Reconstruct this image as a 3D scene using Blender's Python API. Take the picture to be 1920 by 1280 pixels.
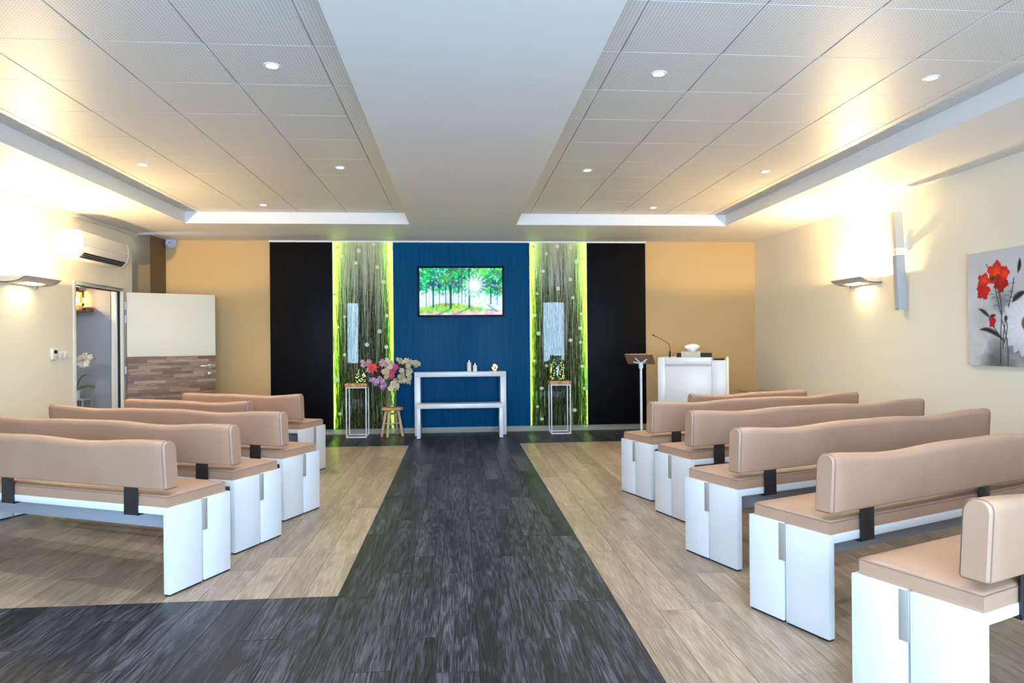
import bpy, bmesh, math, random
import numpy as np
from mathutils import Matrix, Vector

for o in list(bpy.data.objects):
    bpy.data.objects.remove(o)
random.seed(7)
SC = bpy.context.scene
COL = SC.collection
PI = math.pi
rad = math.radians

# ---------------------------------------------------------------- camera
HC = 1.359
CY, CP, CR, FPX = 0.0789, 0.0008, -0.0083, 1287.5
fw = Vector((math.sin(CY) * math.cos(CP), math.cos(CY) * math.cos(CP), math.sin(CP)))
rt = Vector((math.cos(CY), -math.sin(CY), 0))
up = rt.cross(fw)
r2 = math.cos(CR) * rt + math.sin(CR) * up
u2 = -math.sin(CR) * rt + math.cos(CR) * up
cam = bpy.data.cameras.new('camera')
cam.sensor_width = 36
cam.lens = 36 * FPX / 1920
cam.clip_start = 0.05
camo = bpy.data.objects.new('camera', cam)
COL.objects.link(camo)
m = Matrix((r2, u2, -fw)).transposed().to_4x4()
m.translation = (0, 0, HC)
camo.matrix_world = m
SC.camera = camo


def project(x, y, z):
    p = Vector((x, y, z - HC))
    d = p.dot(fw)
    if d < 0.05:
        return None
    return 960 + FPX * p.dot(r2) / d, 640 - FPX * p.dot(u2) / d


# ---------------------------------------------------------------- world, daylight, exposure
SKY_STRENGTH = 10.5
SCONCE_W = 74.0
SCONCE_DIFFUSER = 11.0
SPOT_W = 37.0
LED_STRENGTH = 27.0
EXPOSURE = 1.55
w = bpy.data.worlds.new('sky')
SC.world = w
w.use_nodes = True
bg = w.node_tree.nodes['Background']
bg.inputs[0].default_value = (0.47, 0.69, 1.0, 1)
bg.inputs[1].default_value = SKY_STRENGTH
SC.view_settings.view_transform = 'Standard'
SC.view_settings.look = 'None'
SC.view_settings.gamma = 1
SC.view_settings.exposure = EXPOSURE
SC.view_settings.use_curve_mapping = False
try:
    SC.cycles.use_denoising = True
    SC.cycles.max_bounces = 7
    SC.cycles.diffuse_bounces = 4
    SC.cycles.sample_clamp_indirect = 6
    SC.cycles.caustics_reflective = False
    SC.cycles.caustics_refractive = False
except Exception:
    pass

# room dimensions
XL, XR = -4.40, 4.64
YR, YB = -1.6, 10.416          # rear wall (behind the camera), back wall
ZS, ZT = 2.89, 3.035           # plaster soffit, tile plane
REAR_WINDOWS = [(-3.57, -3.13, 0.68, 2.70), (-1.95, 2.20, 0.05, 2.70), (2.76, 3.54, 0.66, 2.70)]
for x0, x1, z0, z1 in REAR_WINDOWS:      # daylight enters through the windows of the rear wall
    L = bpy.data.lights.new('window_daylight', 'AREA')
    L.shape = 'RECTANGLE'
    L.size, L.size_y = x1 - x0, z1 - z0
    L.cycles.is_portal = True
    lo = bpy.data.objects.new('window_daylight', L)
    lo.location = ((x0 + x1) / 2, YR - 0.17, (z0 + z1) / 2)
    lo.rotation_euler = (rad(90), 0, 0)
    COL.objects.link(lo)


# ---------------------------------------------------------------- helpers
def srgb(r, g, b):
    f = lambda c: ((c / 255 + 0.055) / 1.055) ** 2.4 if c > 10 else c / 255 / 12.92
    return (f(r), f(g), f(b), 1)


MATS = {}


def new_mat(name):
    mt = bpy.data.materials.new(name)
    mt.use_nodes = True
    nt = mt.node_tree
    b = nt.nodes['Principled BSDF']
    MATS[name] = mt
    return mt, nt, b


def nd(nt, typ, ins=None, **at):
    n = nt.nodes.new(typ)
    for k, v in at.items():
        setattr(n, k, v)
    for k, v in (ins or {}).items():
        s = n.inputs[k]
        if isinstance(v, bpy.types.NodeSocket):
            nt.links.new(v, s)
        else:
            s.default_value = v
    return n


def mth(nt, op, a, b=0.0, c=0.0):
    return nd(nt, 'ShaderNodeMath', {0: a, 1: b, 2: c}, operation=op).outputs[0]


def ramp(nt, fac, stops):
    n = nd(nt, 'ShaderNodeValToRGB', {0: fac})
    e = n.color_ramp.elements
    while len(e) < len(stops):
        e.new(0.5)
    for i, (p, c) in enumerate(stops):
        e[i].position = p
        e[i].color = c
    return n.outputs[0]


def mix(nt, fac, a, b, bt='MIX'):
    n = nd(nt, 'ShaderNodeMix', data_type='RGBA', blend_type=bt)
    for s, v in ((n.inputs[0], fac), (n.inputs[6], a), (n.inputs[7], b)):
        if isinstance(v, bpy.types.NodeSocket):
            nt.links.new(v, s)
        else:
            s.default_value = v
    return n.outputs[2]


def plain(name, col, rough=0.5, metal=0.0, spec=0.5, bump=0.0, bscale=200.0, var=0.0, vscale=3.0):
    mt, nt, b = new_mat(name)
    b.inputs['Roughness'].default_value = rough
    b.inputs['Metallic'].default_value = metal
    b.inputs['Specular IOR Level'].default_value = spec
    tc = nd(nt, 'ShaderNodeNewGeometry')
    if var > 0:
        n = nd(nt, 'ShaderNodeTexNoise', {'Vector': tc.outputs['Position'], 'Scale': vscale, 'Detail': 4.0})
        dk = tuple(c * (1 - var) for c in col[:3]) + (1,)
        lt = tuple(min(1, c * (1 + var)) for c in col[:3]) + (1,)
        cc_ = ramp(nt, n.outputs[0], [(0.3, dk), (0.7, lt)])
        if name.startswith('petal'):
            oi = nd(nt, 'ShaderNodeObjectInfo')
            cc_ = mix(nt, 1.0, cc_, ramp(nt, oi.outputs['Random'], [(0.0, (.62, .58, .55, 1)), (1.0, (1.1, 1.1, 1.1, 1))]), 'MULTIPLY')
        nt.links.new(cc_, b.inputs['Base Color'])
    else:
        b.inputs['Base Color'].default_value = col
    if bump > 0:
        n = nd(nt, 'ShaderNodeTexNoise', {'Vector': tc.outputs['Position'], 'Scale': bscale, 'Detail': 3.0})
        bp = nd(nt, 'ShaderNodeBump', {'Strength': bump, 'Distance': 0.002, 'Height': n.outputs[0]})
        nt.links.new(bp.outputs[0], b.inputs['Normal'])
    return mt


def emis(name, col, strength, sample=False):
    mt, nt, b = new_mat(name)
    b.inputs['Base Color'].default_value = (0.02, 0.02, 0.02, 1)
    b.inputs['Emission Color'].default_value = col
    b.inputs['Emission Strength'].default_value = strength
    if not sample:
        mt.cycles.emission_sampling = 'NONE'
    return mt


def thin_glass(name, tint=(1, 1, 1, 1), rough=0.02, ior=1.5, haze=0.0):
    mt, nt, b = new_mat(name)
    out = nt.nodes['Material Output']
    tr = nd(nt, 'ShaderNodeBsdfTransparent', {'Color': tint})
    gl = nd(nt, 'ShaderNodeBsdfGlossy', {'Color': (1, 1, 1, 1), 'Roughness': rough})
    fr = nd(nt, 'ShaderNodeFresnel', {'IOR': ior})
    sh = nd(nt, 'ShaderNodeMixShader', {0: fr.outputs[0], 1: tr.outputs[0], 2: gl.outputs[0]})
    if haze > 0:
        hz = nd(nt, 'ShaderNodeBsdfTranslucent', {'Color': tint})
        hd_ = nd(nt, 'ShaderNodeBsdfDiffuse', {'Color': tint})
        ha = nd(nt, 'ShaderNodeMixShader', {0: 0.5, 1: hz.outputs[0], 2: hd_.outputs[0]})
        sh = nd(nt, 'ShaderNodeMixShader', {0: haze, 1: sh.outputs[0], 2: ha.outputs[0]})
    nt.links.new(sh.outputs[0], out.inputs[0])
    return mt


def wood(name, dark, mid, light, scale=1.0, axis='y', rough=0.4, gloss_bump=0.15, tint=0.25, figure=0.10, spec=0.5):
    """Planed wood: long grain along one axis, arched figure and knots, a tone of its own for each piece."""
    mt, nt, b = new_mat(name)
    g = nd(nt, 'ShaderNodeNewGeometry')
    oi = nd(nt, 'ShaderNodeObjectInfo')
    rnd = mth(nt, 'FRACT', mth(nt, 'ADD', g.outputs['Random Per Island'], oi.outputs['Random']))
    rnd2 = mth(nt, 'FRACT', mth(nt, 'MULTIPLY', rnd, 17.31))
    off = nd(nt, 'ShaderNodeCombineXYZ', {0: mth(nt, 'MULTIPLY', rnd, 41.0), 1: mth(nt, 'MULTIPLY', rnd2, 67.0), 2: mth(nt, 'MULTIPLY', rnd, 13.0)})
    p = nd(nt, 'ShaderNodeVectorMath', {0: g.outputs['Position'], 1: off.outputs[0]}, operation='ADD').outputs[0]
    st = {'y': (1, 0.10, 1), 'x': (0.10, 1, 1), 'z': (1, 1, 0.10)}[axis]
    sf_ = {'y': (1, 0.03, 1), 'x': (0.03, 1, 1), 'z': (1, 1, 0.03)}[axis]
    pv = nd(nt, 'ShaderNodeVectorMath', {0: p, 1: st}, operation='MULTIPLY').outputs[0]
    pf = nd(nt, 'ShaderNodeVectorMath', {0: p, 1: sf_}, operation='MULTIPLY').outputs[0]
    warp = nd(nt, 'ShaderNodeTexNoise', {'Vector': pv, 'Scale': 6.0 * scale, 'Detail': 2.5})
    fine = nd(nt, 'ShaderNodeTexNoise', {'Vector': pf, 'Scale': 230.0 * scale, 'Detail': 3.0, 'Roughness': 0.6})
    broad = nd(nt, 'ShaderNodeTexNoise', {'Vector': pv, 'Scale': 9.0 * scale, 'Detail': 4.0, 'Roughness': 0.6})
    rings = mth(nt, 'SINE', mth(nt, 'MULTIPLY', warp.outputs[0], 75.0))
    rings = mth(nt, 'POWER', mth(nt, 'MULTIPLY_ADD', rings, 0.5, 0.5), 3.0)
    f = mth(nt, 'ADD', mth(nt, 'MULTIPLY', fine.outputs[0], 0.66), mth(nt, 'MULTIPLY', broad.outputs[0], 0.34))
    f = mth(nt, 'ADD', f, mth(nt, 'MULTIPLY', mth(nt, 'SUBTRACT', rings, 0.3), figure))
    c = ramp(nt, f, [(0.40, dark), (0.50, mid), (0.61, light)])
    kn = nd(nt, 'ShaderNodeTexVoronoi', {'Vector': nd(nt, 'ShaderNodeVectorMath', {0: p, 1: {'y': (1, .6, 1), 'x': (.6, 1, 1), 'z': (1, 1, .6)}[axis]}, operation='MULTIPLY').outputs[0], 'Scale': 1.7 * scale})
    kf = ramp(nt, kn.outputs['Distance'], [(0.0, (0.35, 0.35, 0.35, 1)), (0.045, (0.75, 0.75, 0.75, 1)), (0.09, (1, 1, 1, 1))])
    c = mix(nt, 1.0, c, kf, 'MULTIPLY')
    tn = ramp(nt, rnd2, [(0.0, (1 - tint, 1 - tint, 1 - tint, 1)), (1.0, (1 + tint, 1 + tint, 1 + tint, 1))])
    c = mix(nt, 1.0, c, tn, 'MULTIPLY')
    nt.links.new(c, b.inputs['Base Color'])
    rr = mth(nt, 'MULTIPLY_ADD', fine.outputs[0], 0.22, rough - 0.1)
    nt.links.new(rr, b.inputs['Roughness'])
    b.inputs['Specular IOR Level'].default_value = spec
    bp = nd(nt, 'ShaderNodeBump', {'Strength': gloss_bump, 'Distance': 0.001, 'Height': f})
    nt.links.new(bp.outputs[0], b.inputs['Normal'])
    return mt


class MB:
    """Collects shapes and links them as one mesh object."""

    def __init__(s):
        s.v, s.f = [], []

    def add(s, v, f):
        n = len(s.v)
        s.v += [tuple(p) for p in v]
        s.f += [tuple(i + n for i in q) for q in f]
        return s

    def box(s, x0, x1, y0, y1, z0, z1):
        return s.add([(x0, y0, z0), (x1, y0, z0), (x1, y1, z0), (x0, y1, z0), (x0, y0, z1), (x1, y0, z1), (x1, y1, z1), (x0, y1, z1)],
                     [(0, 3, 2, 1), (4, 5, 6, 7), (0, 1, 5, 4), (1, 2, 6, 5), (2, 3, 7, 6), (3, 0, 4, 7)])

    def tube(s, pts, r, n=8, cap=True, closed=False):
        pts = [Vector(p) for p in pts]
        R = r if isinstance(r, (list, tuple)) else [r] * len(pts)
        V, F = [], []
        N = len(pts)
        for i, p in enumerate(pts):
            if closed:
                t = (pts[(i + 1) % N] - pts[i - 1])
            else:
                t = pts[min(i + 1, N - 1)] - pts[max(i - 1, 0)]
            t.normalize()
            a = Vector((0, 0, 1)) if abs(t.z) < 0.9 else Vector((1, 0, 0))
            e1 = t.cross(a).normalized()
            e2 = t.cross(e1)
            for k in range(n):
                an = 2 * PI * k / n
                V.append(p + (e1 * math.cos(an) + e2 * math.sin(an)) * R[i])
        for i in range(N if closed else N - 1):
            j = (i + 1) % N
            for k in range(n):
                F.append((i * n + k, i * n + (k + 1) % n, j * n + (k + 1) % n, j * n + k))
        if cap and not closed:
            F.append(tuple(range(n))[::-1])
            F.append(tuple((N - 1) * n + k for k in range(n)))
        return s.add(V, F)

    def lathe(s, prof, c=(0, 0, 0), n=20):
        V, F = [], []
        for r, z in prof:
            for k in range(n):
                a = 2 * PI * k / n
                V.append((c[0] + r * math.cos(a), c[1] + r * math.sin(a), c[2] + z))
        for i in range(len(prof) - 1):
            for k in range(n):
                F.append((i * n + k, i * n + (k + 1) % n, (i + 1) * n + (k + 1) % n, (i + 1) * n + k))
        if prof[0][0] > 1e-5:
            F.append(tuple(range(n))[::-1])
        if prof[-1][0] > 1e-5:
            F.append(tuple((len(prof) - 1) * n + k for k in range(n)))
        return s.add(V, F)

    def ball(s, c, r, n=10, sz=1.0):
        k = max(4, n // 2)
        return s.lathe([(max(1e-6, r * math.sin(PI * i / k)), -r * sz * math.cos(PI * i / k)) for i in range(k + 1)], c, n)

    def prism(s, poly, a0, a1, axis='y'):
        """extrude a closed 2-D outline along an axis; axis y: outline is (x, z); axis x: (y, z); axis z: (x, y)"""
        n = len(poly)
        mk = {'y': lambda p, a: (p[0], a, p[1]), 'x': lambda p, a: (a, p[0], p[1]), 'z': lambda p, a: (p[0], p[1], a)}[axis]
        V = [mk(p, a0) for p in poly] + [mk(p, a1) for p in poly]
        F = [(i, (i + 1) % n, n + (i + 1) % n, n + i) for i in range(n)] + [tuple(range(n))[::-1], tuple(range(n, 2 * n))]
        return s.add(V, F)

    def build(s, name, mat=None, parent=None, bevel=0.0, seg=2, smooth=0, fix=True, xf=None):
        me = bpy.data.meshes.new(name)
        me.from_pydata([tuple(xf @ Vector(p)) for p in s.v] if xf else s.v, [], s.f)
        if fix or bevel > 0:
            bm = bmesh.new()
            bm.from_mesh(me)
            bmesh.ops.remove_doubles(bm, verts=bm.verts, dist=1e-6)
            bmesh.ops.recalc_face_normals(bm, faces=bm.faces)
            if bevel > 0:
                es = [e for e in bm.edges if len(e.link_faces) == 2 and e.calc_face_angle() > rad(30)]
                bmesh.ops.bevel(bm, geom=es, offset=bevel, segments=seg, profile=0.5, affect='EDGES', clamp_overlap=True)
            bm.to_mesh(me)
            bm.free()
        if smooth or bevel > 0:
            me.shade_smooth()
            me.set_sharp_from_angle(angle=rad(smooth or 40))
        if mat:
            me.materials.append(MATS[mat])
        return link(name, me, parent)


def link(name, me, parent=None):
    o = bpy.data.objects.new(name, me)
    COL.objects.link(o)
    if parent:
        o.parent = parent
    return o


def tag(o, label=None, cat=None, group=None, kind=None):
    if label:
        o['label'] = label
    if cat:
        o['category'] = cat
    if group:
        o['group'] = group
    if kind:
        o['kind'] = kind
    return o


def thing(name, loc, label, cat, group=None, rz=0.0):
    o = bpy.data.objects.new(name, None)
    o.empty_display_size = 0.05
    COL.objects.link(o)
    o.location = loc
    o.rotation_euler = (0, 0, rz)
    return tag(o, label, cat, group)


def copy_tree(o, parent=None):
    c = o.copy()
    COL.objects.link(c)
    if parent:
        c.parent = parent
    for ch in list(o.children):
        copy_tree(ch, c)
    return c


def lamp(name, typ, loc, energy, col, parent=None, **at):
    L = bpy.data.lights.new(name, typ)
    L.energy = energy
    L.color = col
    for k, v in at.items():
        setattr(L, k, v)
    o = bpy.data.objects.new(name, L)
    o.location = loc
    COL.objects.link(o)
    if parent:
        o.parent = parent
    return o


def structure(o):
    o['kind'] = 'structure'
    return o


# ---------------------------------------------------------------- materials
plain('plaster', srgb(228, 228, 226), 0.55, spec=0.35, bump=0.04, bscale=90)
plain('cream_paint', srgb(239, 231, 210), 0.55, spec=0.35, bump=0.05, bscale=140)
plain('tan_paint', srgb(204, 170, 118), 0.6, spec=0.3, bump=0.05, bscale=140)
plain('tan_paint_shaded', srgb(114, 92, 64), 0.6, spec=0.3, bump=0.05, bscale=140)  # tan paint darkened to carry the shade on the pier
plain('blue_grey_paint', srgb(150, 156, 164), 0.55, spec=0.3)
plain('white_lacquer', srgb(216, 218, 221), 0.28, spec=0.5)
plain('white_metal', srgb(232, 232, 234), 0.35, spec=0.5)
plain('white_plastic', srgb(236, 232, 222), 0.35)
plain('lilac_plastic', srgb(214, 208, 220), 0.4)
plain('skirting', srgb(170, 160, 142), 0.5)
plain('dark_void', srgb(18, 17, 16), 0.8)
plain('black_plastic', srgb(9, 9, 11), 0.4, spec=0.25)
plain('black_rubber', srgb(24, 24, 24), 0.7)
plain('steel', srgb(190, 190, 188), 0.3, metal=1.0)
plain('brushed_plate', srgb(176, 172, 164), 0.45, metal=0.4)
plain('gun_metal', srgb(66, 64, 66), 0.38, metal=0.75)
plain('apron_grey', srgb(150, 154, 160), 0.45)
plain('tray_grey', srgb(196, 190, 178), 0.45, spec=0.5)
plain('grey_plastic', srgb(176, 178, 182), 0.45)
plain('grille_beige', srgb(205, 200, 188), 0.55, bump=0.3, bscale=600)
plain('wire_gold', srgb(206, 184, 130), 0.35, metal=0.6)
plain('candle_wax', srgb(238, 232, 220), 0.5)
plain('tissue', srgb(244, 244, 246), 0.8)
plain('linen_box', srgb(188, 182, 166), 0.7)
plain('pot_glaze', srgb(220, 216, 206), 0.3)
plain('leaf_green', srgb(66, 98, 52), 0.5, var=0.3, vscale=30)
plain('leaf_dark', srgb(44, 42, 34), 0.5, var=0.35, vscale=30)
plain('stem_green', srgb(96, 110, 66), 0.5)
plain('shelf_wood', srgb(120, 84, 56), 0.5, var=0.25, vscale=25)
plain('petal_cream', srgb(214, 196, 158), 0.6, var=0.12, vscale=60)
plain('petal_blush', srgb(220, 166, 178), 0.6, var=0.15, vscale=60)
plain('petal_lilac', srgb(198, 148, 186), 0.6, var=0.15, vscale=60)
plain('petal_pink', srgb(216, 66, 128), 0.6, var=0.2, vscale=60)
plain('petal_coral', srgb(232, 70, 60), 0.55, var=0.2, vscale=60)
plain('petal_wine', srgb(84, 20, 34), 0.55, var=0.2, vscale=60)
plain('petal_white', srgb(240, 238, 226), 0.6, var=0.06, vscale=60)
plain('pollen', srgb(212, 160, 60), 0.7)
plain('seed_disc', srgb(244, 244, 204), 0.5)
plain('grid_metal', srgb(188, 184, 176), 0.4)
emis('warm_glow', (1.0, 0.80, 0.48, 1), SCONCE_DIFFUSER, True)
emis('spot_glow', (0.90, 0.93, 1.0, 1), 14.0)
emis('led_green', (0.42, 1.0, 0.03, 1), LED_STRENGTH, True)
emis('fairy_glow', (1.0, 0.58, 0.20, 1), 4.0)
emis('flame', (1.0, 0.60, 0.22, 1), 2.6)
emis('amber_bulb', (1.0, 0.62, 0.20, 1), 12.0)
thin_glass('clear_glass', (0.97, 0.99, 0.98, 1), 0.015, 1.5)
thin_glass('panel_glass', (0.97, 0.98, 0.96, 1), 0.015, 1.27)
thin_glass('green_glass', (0.30, 0.62, 0.46, 1), 0.03, 1.5, 0.05)
thin_glass('vase_glass', (0.90, 0.90, 0.74, 1), 0.05, 1.5, 0.16)
thin_glass('amber_glass', (1.0, 0.86, 0.62, 1), 0.05, 1.5)
wood('dark_oak', srgb(13, 12, 13), srgb(36, 35, 38), srgb(78, 78, 86), rough=0.40, tint=0.30, figure=0.06, spec=0.32)
wood('light_oak', srgb(126, 106, 88), srgb(148, 127, 105), srgb(172, 152, 130), rough=0.38, tint=0.13, figure=0.04)
wood('stool_wood', srgb(176, 130, 84), srgb(204, 160, 110), srgb(226, 190, 142), scale=2.5, axis='x', rough=0.45, tint=0.08)
wood('slab_wood', srgb(150, 96, 48), srgb(196, 140, 80), srgb(226, 178, 116), scale=3, axis='z', rough=0.5, tint=0.25)

# leather-look upholstery
mt, nt, b = new_mat('tan_leather')
g = nd(nt, 'ShaderNodeNewGeometry')
n1 = nd(nt, 'ShaderNodeTexVoronoi', {'Vector': g.outputs['Position'], 'Scale': 420.0})
n2 = nd(nt, 'ShaderNodeTexNoise', {'Vector': g.outputs['Position'], 'Scale': 3.0, 'Detail': 3.0})
nt.links.new(ramp(nt, n2.outputs[0], [(0.3, srgb(163, 127, 104)), (0.7, srgb(173, 137, 113))]), b.inputs['Base Color'])
b.inputs['Roughness'].default_value = 0.40
b.inputs['Specular IOR Level'].default_value = 0.5
bp = nd(nt, 'ShaderNodeBump', {'Strength': 0.12, 'Distance': 0.0006, 'Height': n1.outputs['Distance']})
nt.links.new(bp.outputs[0], b.inputs['Normal'])
plain('leather_seam', srgb(140, 112, 96), 0.5)

# perforated, lacquered metal ceiling tile
mt, nt, b = new_mat('ceiling_tile')
g = nd(nt, 'ShaderNodeNewGeometry')
sv = nd(nt, 'ShaderNodeSeparateXYZ', {0: g.outputs['Position']})
dx = mth(nt, 'SUBTRACT', mth(nt, 'FRACT', mth(nt, 'MULTIPLY', sv.outputs[0], 50.0)), 0.5)
dy = mth(nt, 'SUBTRACT', mth(nt, 'FRACT', mth(nt, 'MULTIPLY', sv.outputs[1], 50.0)), 0.5)
dd = mth(nt, 'SQRT', mth(nt, 'ADD', mth(nt, 'MULTIPLY', dx, dx), mth(nt, 'MULTIPLY', dy, dy)))
hole = ramp(nt, dd, [(0.22, srgb(182, 179, 174)), (0.27, srgb(222, 220, 214))])
nt.links.new(hole, b.inputs['Base Color'])
b.inputs['Roughness'].default_value = 0.46
b.inputs['Specular IOR Level'].default_value = 0.5

# vertical-grain laminates of the altar wall
def laminate(name, a, c, spec=0.3):
    mt, nt, b = new_mat(name)
    g = nd(nt, 'ShaderNodeNewGeometry')
    pv = nd(nt, 'ShaderNodeVectorMath', {0: g.outputs['Position'], 1: (1, 1, 0.03)}, operation='MULTIPLY').outputs[0]
    n = nd(nt, 'ShaderNodeTexNoise', {'Vector': pv, 'Scale': 60.0, 'Detail': 4.0, 'Roughness': 0.6})
    nt.links.new(ramp(nt, n.outputs[0], [(0.35, a), (0.65, c)]), b.inputs['Base Color'])
    b.inputs['Roughness'].default_value = 0.45
    b.inputs['Specular IOR Level'].default_value = spec
    bp = nd(nt, 'ShaderNodeBump', {'Strength': 0.1, 'Distance': 0.001, 'Height': n.outputs[0]})
    nt.links.new(bp.outputs[0], b.inputs['Normal'])


laminate('black_brown_laminate', srgb(14, 13, 15), srgb(21, 19, 20), 0.06)
laminate('blue_laminate', srgb(2, 66, 106), srgb(4, 80, 124), 0.08)
laminate('brown_board', srgb(118, 86, 66), srgb(176, 140, 110))

# lower door face: a print of thin stacked wood strips
mt, nt, b = new_mat('strip_wood_print')
g = nd(nt, 'ShaderNodeTexCoord')
sv = nd(nt, 'ShaderNodeSeparateXYZ', {0: g.outputs['Object']})
row = mth(nt, 'FLOOR', mth(nt, 'MULTIPLY', sv.outputs[2], 25.0))
seg = mth(nt, 'FLOOR', mth(nt, 'ADD', mth(nt, 'MULTIPLY', sv.outputs[0], 2.6), mth(nt, 'MULTIPLY', row, 0.37)))
wn = nd(nt, 'ShaderNodeTexWhiteNoise', {'Vector': nd(nt, 'ShaderNodeCombineXYZ', {0: row, 1: seg}).outputs[0]}, noise_dimensions='3D')
pv = nd(nt, 'ShaderNodeVectorMath', {0: g.outputs['Object'], 1: (0.06, 1, 1)}, operation='MULTIPLY').outputs[0]
gn = nd(nt, 'ShaderNodeTexNoise', {'Vector': pv, 'Scale': 90.0, 'Detail': 4.0})
ff = mth(nt, 'ADD', mth(nt, 'MULTIPLY', wn.outputs[0], 0.42), mth(nt, 'MULTIPLY', gn.outputs[0], 0.75))
cc = ramp(nt, ff, [(0.2, srgb(92, 66, 52)), (0.58, srgb(132, 100, 80)), (0.9, srgb(186, 160, 136))])
fz = mth(nt, 'FRACT', mth(nt, 'MULTIPLY', sv.outputs[2], 25.0))
jl = ramp(nt, fz, [(0.0, (0.45, 0.45, 0.45, 1)), (0.09, (1, 1, 1, 1))])
nt.links.new(mix(nt, 1.0, cc, jl, 'MULTIPLY'), b.inputs['Base Color'])
b.inputs['Roughness'].default_value = 0.5

# dried grass between the glass sheets: thin, lets light through
mt, nt, b = new_mat('grass_blade')
out = nt.nodes['Material Output']
g = nd(nt, 'ShaderNodeNewGeometry')
gc = ramp(nt, g.outputs['Random Per Island'], [(0.0, srgb(22, 28, 16)), (0.45, srgb(50, 74, 30)), (0.75, srgb(104, 114, 58)), (1.0, srgb(34, 28, 20))])
df = nd(nt, 'ShaderNodeBsdfDiffuse', {'Color': gc})
tl = nd(nt, 'ShaderNodeBsdfTranslucent', {'Color': gc})
ms = nd(nt, 'ShaderNodeMixShader', {0: 0.4, 1: df.outputs[0], 2: tl.outputs[0]})
nt.links.new(ms.outputs[0], out.inputs[0])
plain('panel_backing', srgb(212, 200, 172), 0.6, var=0.1, vscale=8)


def painted(name, emission=0.0, rough=0.7):
    mt, nt, b = new_mat(name)
    at = nd(nt, 'ShaderNodeVertexColor', layer_name='picture')
    b.inputs['Roughness'].default_value = rough
    if emission > 0:
        b.inputs['Base Color'].default_value = (0.01, 0.01, 0.01, 1)
        nt.links.new(at.outputs[0], b.inputs['Emission Color'])
        b.inputs['Emission Strength'].default_value = emission
        mt.cycles.emission_sampling = 'NONE'
        b.inputs['Roughness'].default_value = 0.25
        b.inputs['Specular IOR Level'].default_value = 0.05
    else:
        nt.links.new(at.outputs[0], b.inputs['Base Color'])


painted('screen_picture', 0.46)
painted('canvas_picture', 0.0, 0.75)


def picture_mesh(name, nx, nz, corner, ux, uz, colors, mat, parent):
    """flat picture: grid of coloured points; colors is (nz, nx, 3) in display values, row 0 at the bottom"""
    c = Vector(corner)
    ux, uz = Vector(ux), Vector(uz)
    V = [tuple(c + ux * (i / (nx - 1)) + uz * (j / (nz - 1))) for j in range(nz) for i in range(nx)]
    F = [(j * nx + i, j * nx + i + 1, (j + 1) * nx + i + 1, (j + 1) * nx + i) for j in range(nz - 1) for i in range(nx - 1)]
    me = bpy.data.meshes.new(name)
    me.from_pydata(V, [], F)
    lin = np.where(colors > 0.04045, ((np.clip(colors, 0, 1) + 0.055) / 1.055) ** 2.4, colors / 12.92)
    ca = me.color_attributes.new('picture', 'FLOAT_COLOR', 'POINT')
    buf = np.ones((nx * nz, 4), dtype=np.float32)
    buf[:, :3] = lin.reshape(-1, 3)
    ca.data.foreach_set('color', buf.ravel())
    me.materials.append(MATS[mat])
    return link(name, me, parent)


def vnoise(U, V, s, seed, oct=3):
    rs = np.random.RandomState(seed)
    tot = np.zeros_like(U)
    amp, a = 0.0, 1.0
    for o in range(oct):
        G = rs.rand(80, 80)
        x, y = U * s * 2 ** o, V * s * 2 ** o
        xi, yi = np.floor(x).astype(int), np.floor(y).astype(int)
        fx, fy = x - xi, y - yi
        fx, fy = fx * fx * (3 - 2 * fx), fy * fy * (3 - 2 * fy)
        g00, g10 = G[xi % 80, yi % 80], G[(xi + 1) % 80, yi % 80]
        g01, g11 = G[xi % 80, (yi + 1) % 80], G[(xi + 1) % 80, (yi + 1) % 80]
        tot += a * ((g00 * (1 - fx) + g10 * fx) * (1 - fy) + (g01 * (1 - fx) + g11 * fx) * fy)
        amp += a
        a *= 0.55
    return tot / amp


# ================================================================ STRUCTURE
# ---- floor with single planks
floor = structure(MB().box(XL - 3.2, XR + 0.1, YR - 0.1, YB + 0.1, -0.12, -0.003).build('floor', 'dark_void'))
PW, PL = 0.18375, 1.22
AX0, AX1 = -0.654, 0.816
cols = []
x = AX0
while x < AX1 - 0.01:
    cols.append((x, x + PW, 'aisle'))
    x += PW
x = AX0
while x > XL - 0.02:
    cols.append((max(x - PW, XL - 0.02), x, 'left'))
    x -= PW
x = AX1
while x < XR + 0.02:
    cols.append((x, min(x + PW, XR + 0.02), 'right'))
    x += PW
planks = []
for ci, (x0, x1, side) in enumerate(cols):
    rc = random.Random(ci * 31 + 5)
    zones = {'aisle': [(YR, YB, 'dark_oak')],
             'left': [(YR, 3.761, 'dark_oak'), (3.761, 9.181, 'light_oak'), (9.181, YB, 'dark_oak')],
             'right': [(YR, -0.6, 'dark_oak'), (-0.6, 9.181, 'light_oak'), (9.181, YB, 'dark_oak')]}[side]
    for y0, y1, mt_ in zones:
        y = y0 - rc.random() * PL
        while y < y1:
            a, b_ = max(y, y0), min(y + PL, y1)
            if b_ - a > 0.02:
                planks.append((x0, x1, a, b_, mt_))
            y += PL


def screen_area(x0, x1, y0, y1):
    q = [project(*p) for p in ((x0, max(y0, 0.3), 0), (x1, max(y0, 0.3), 0), (x1, y1, 0), (x0, y1, 0))] if y1 > 0.4 else [None]
    if None in q:
        return 0
    q = [(min(max(p[0], 0), 1920), min(max(p[1], 0), 1280)) for p in q]
    return abs(sum(q[i][0] * q[(i + 1) % 4][1] - q[(i + 1) % 4][0] * q[i][1] for i in range(4))) / 2


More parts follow.
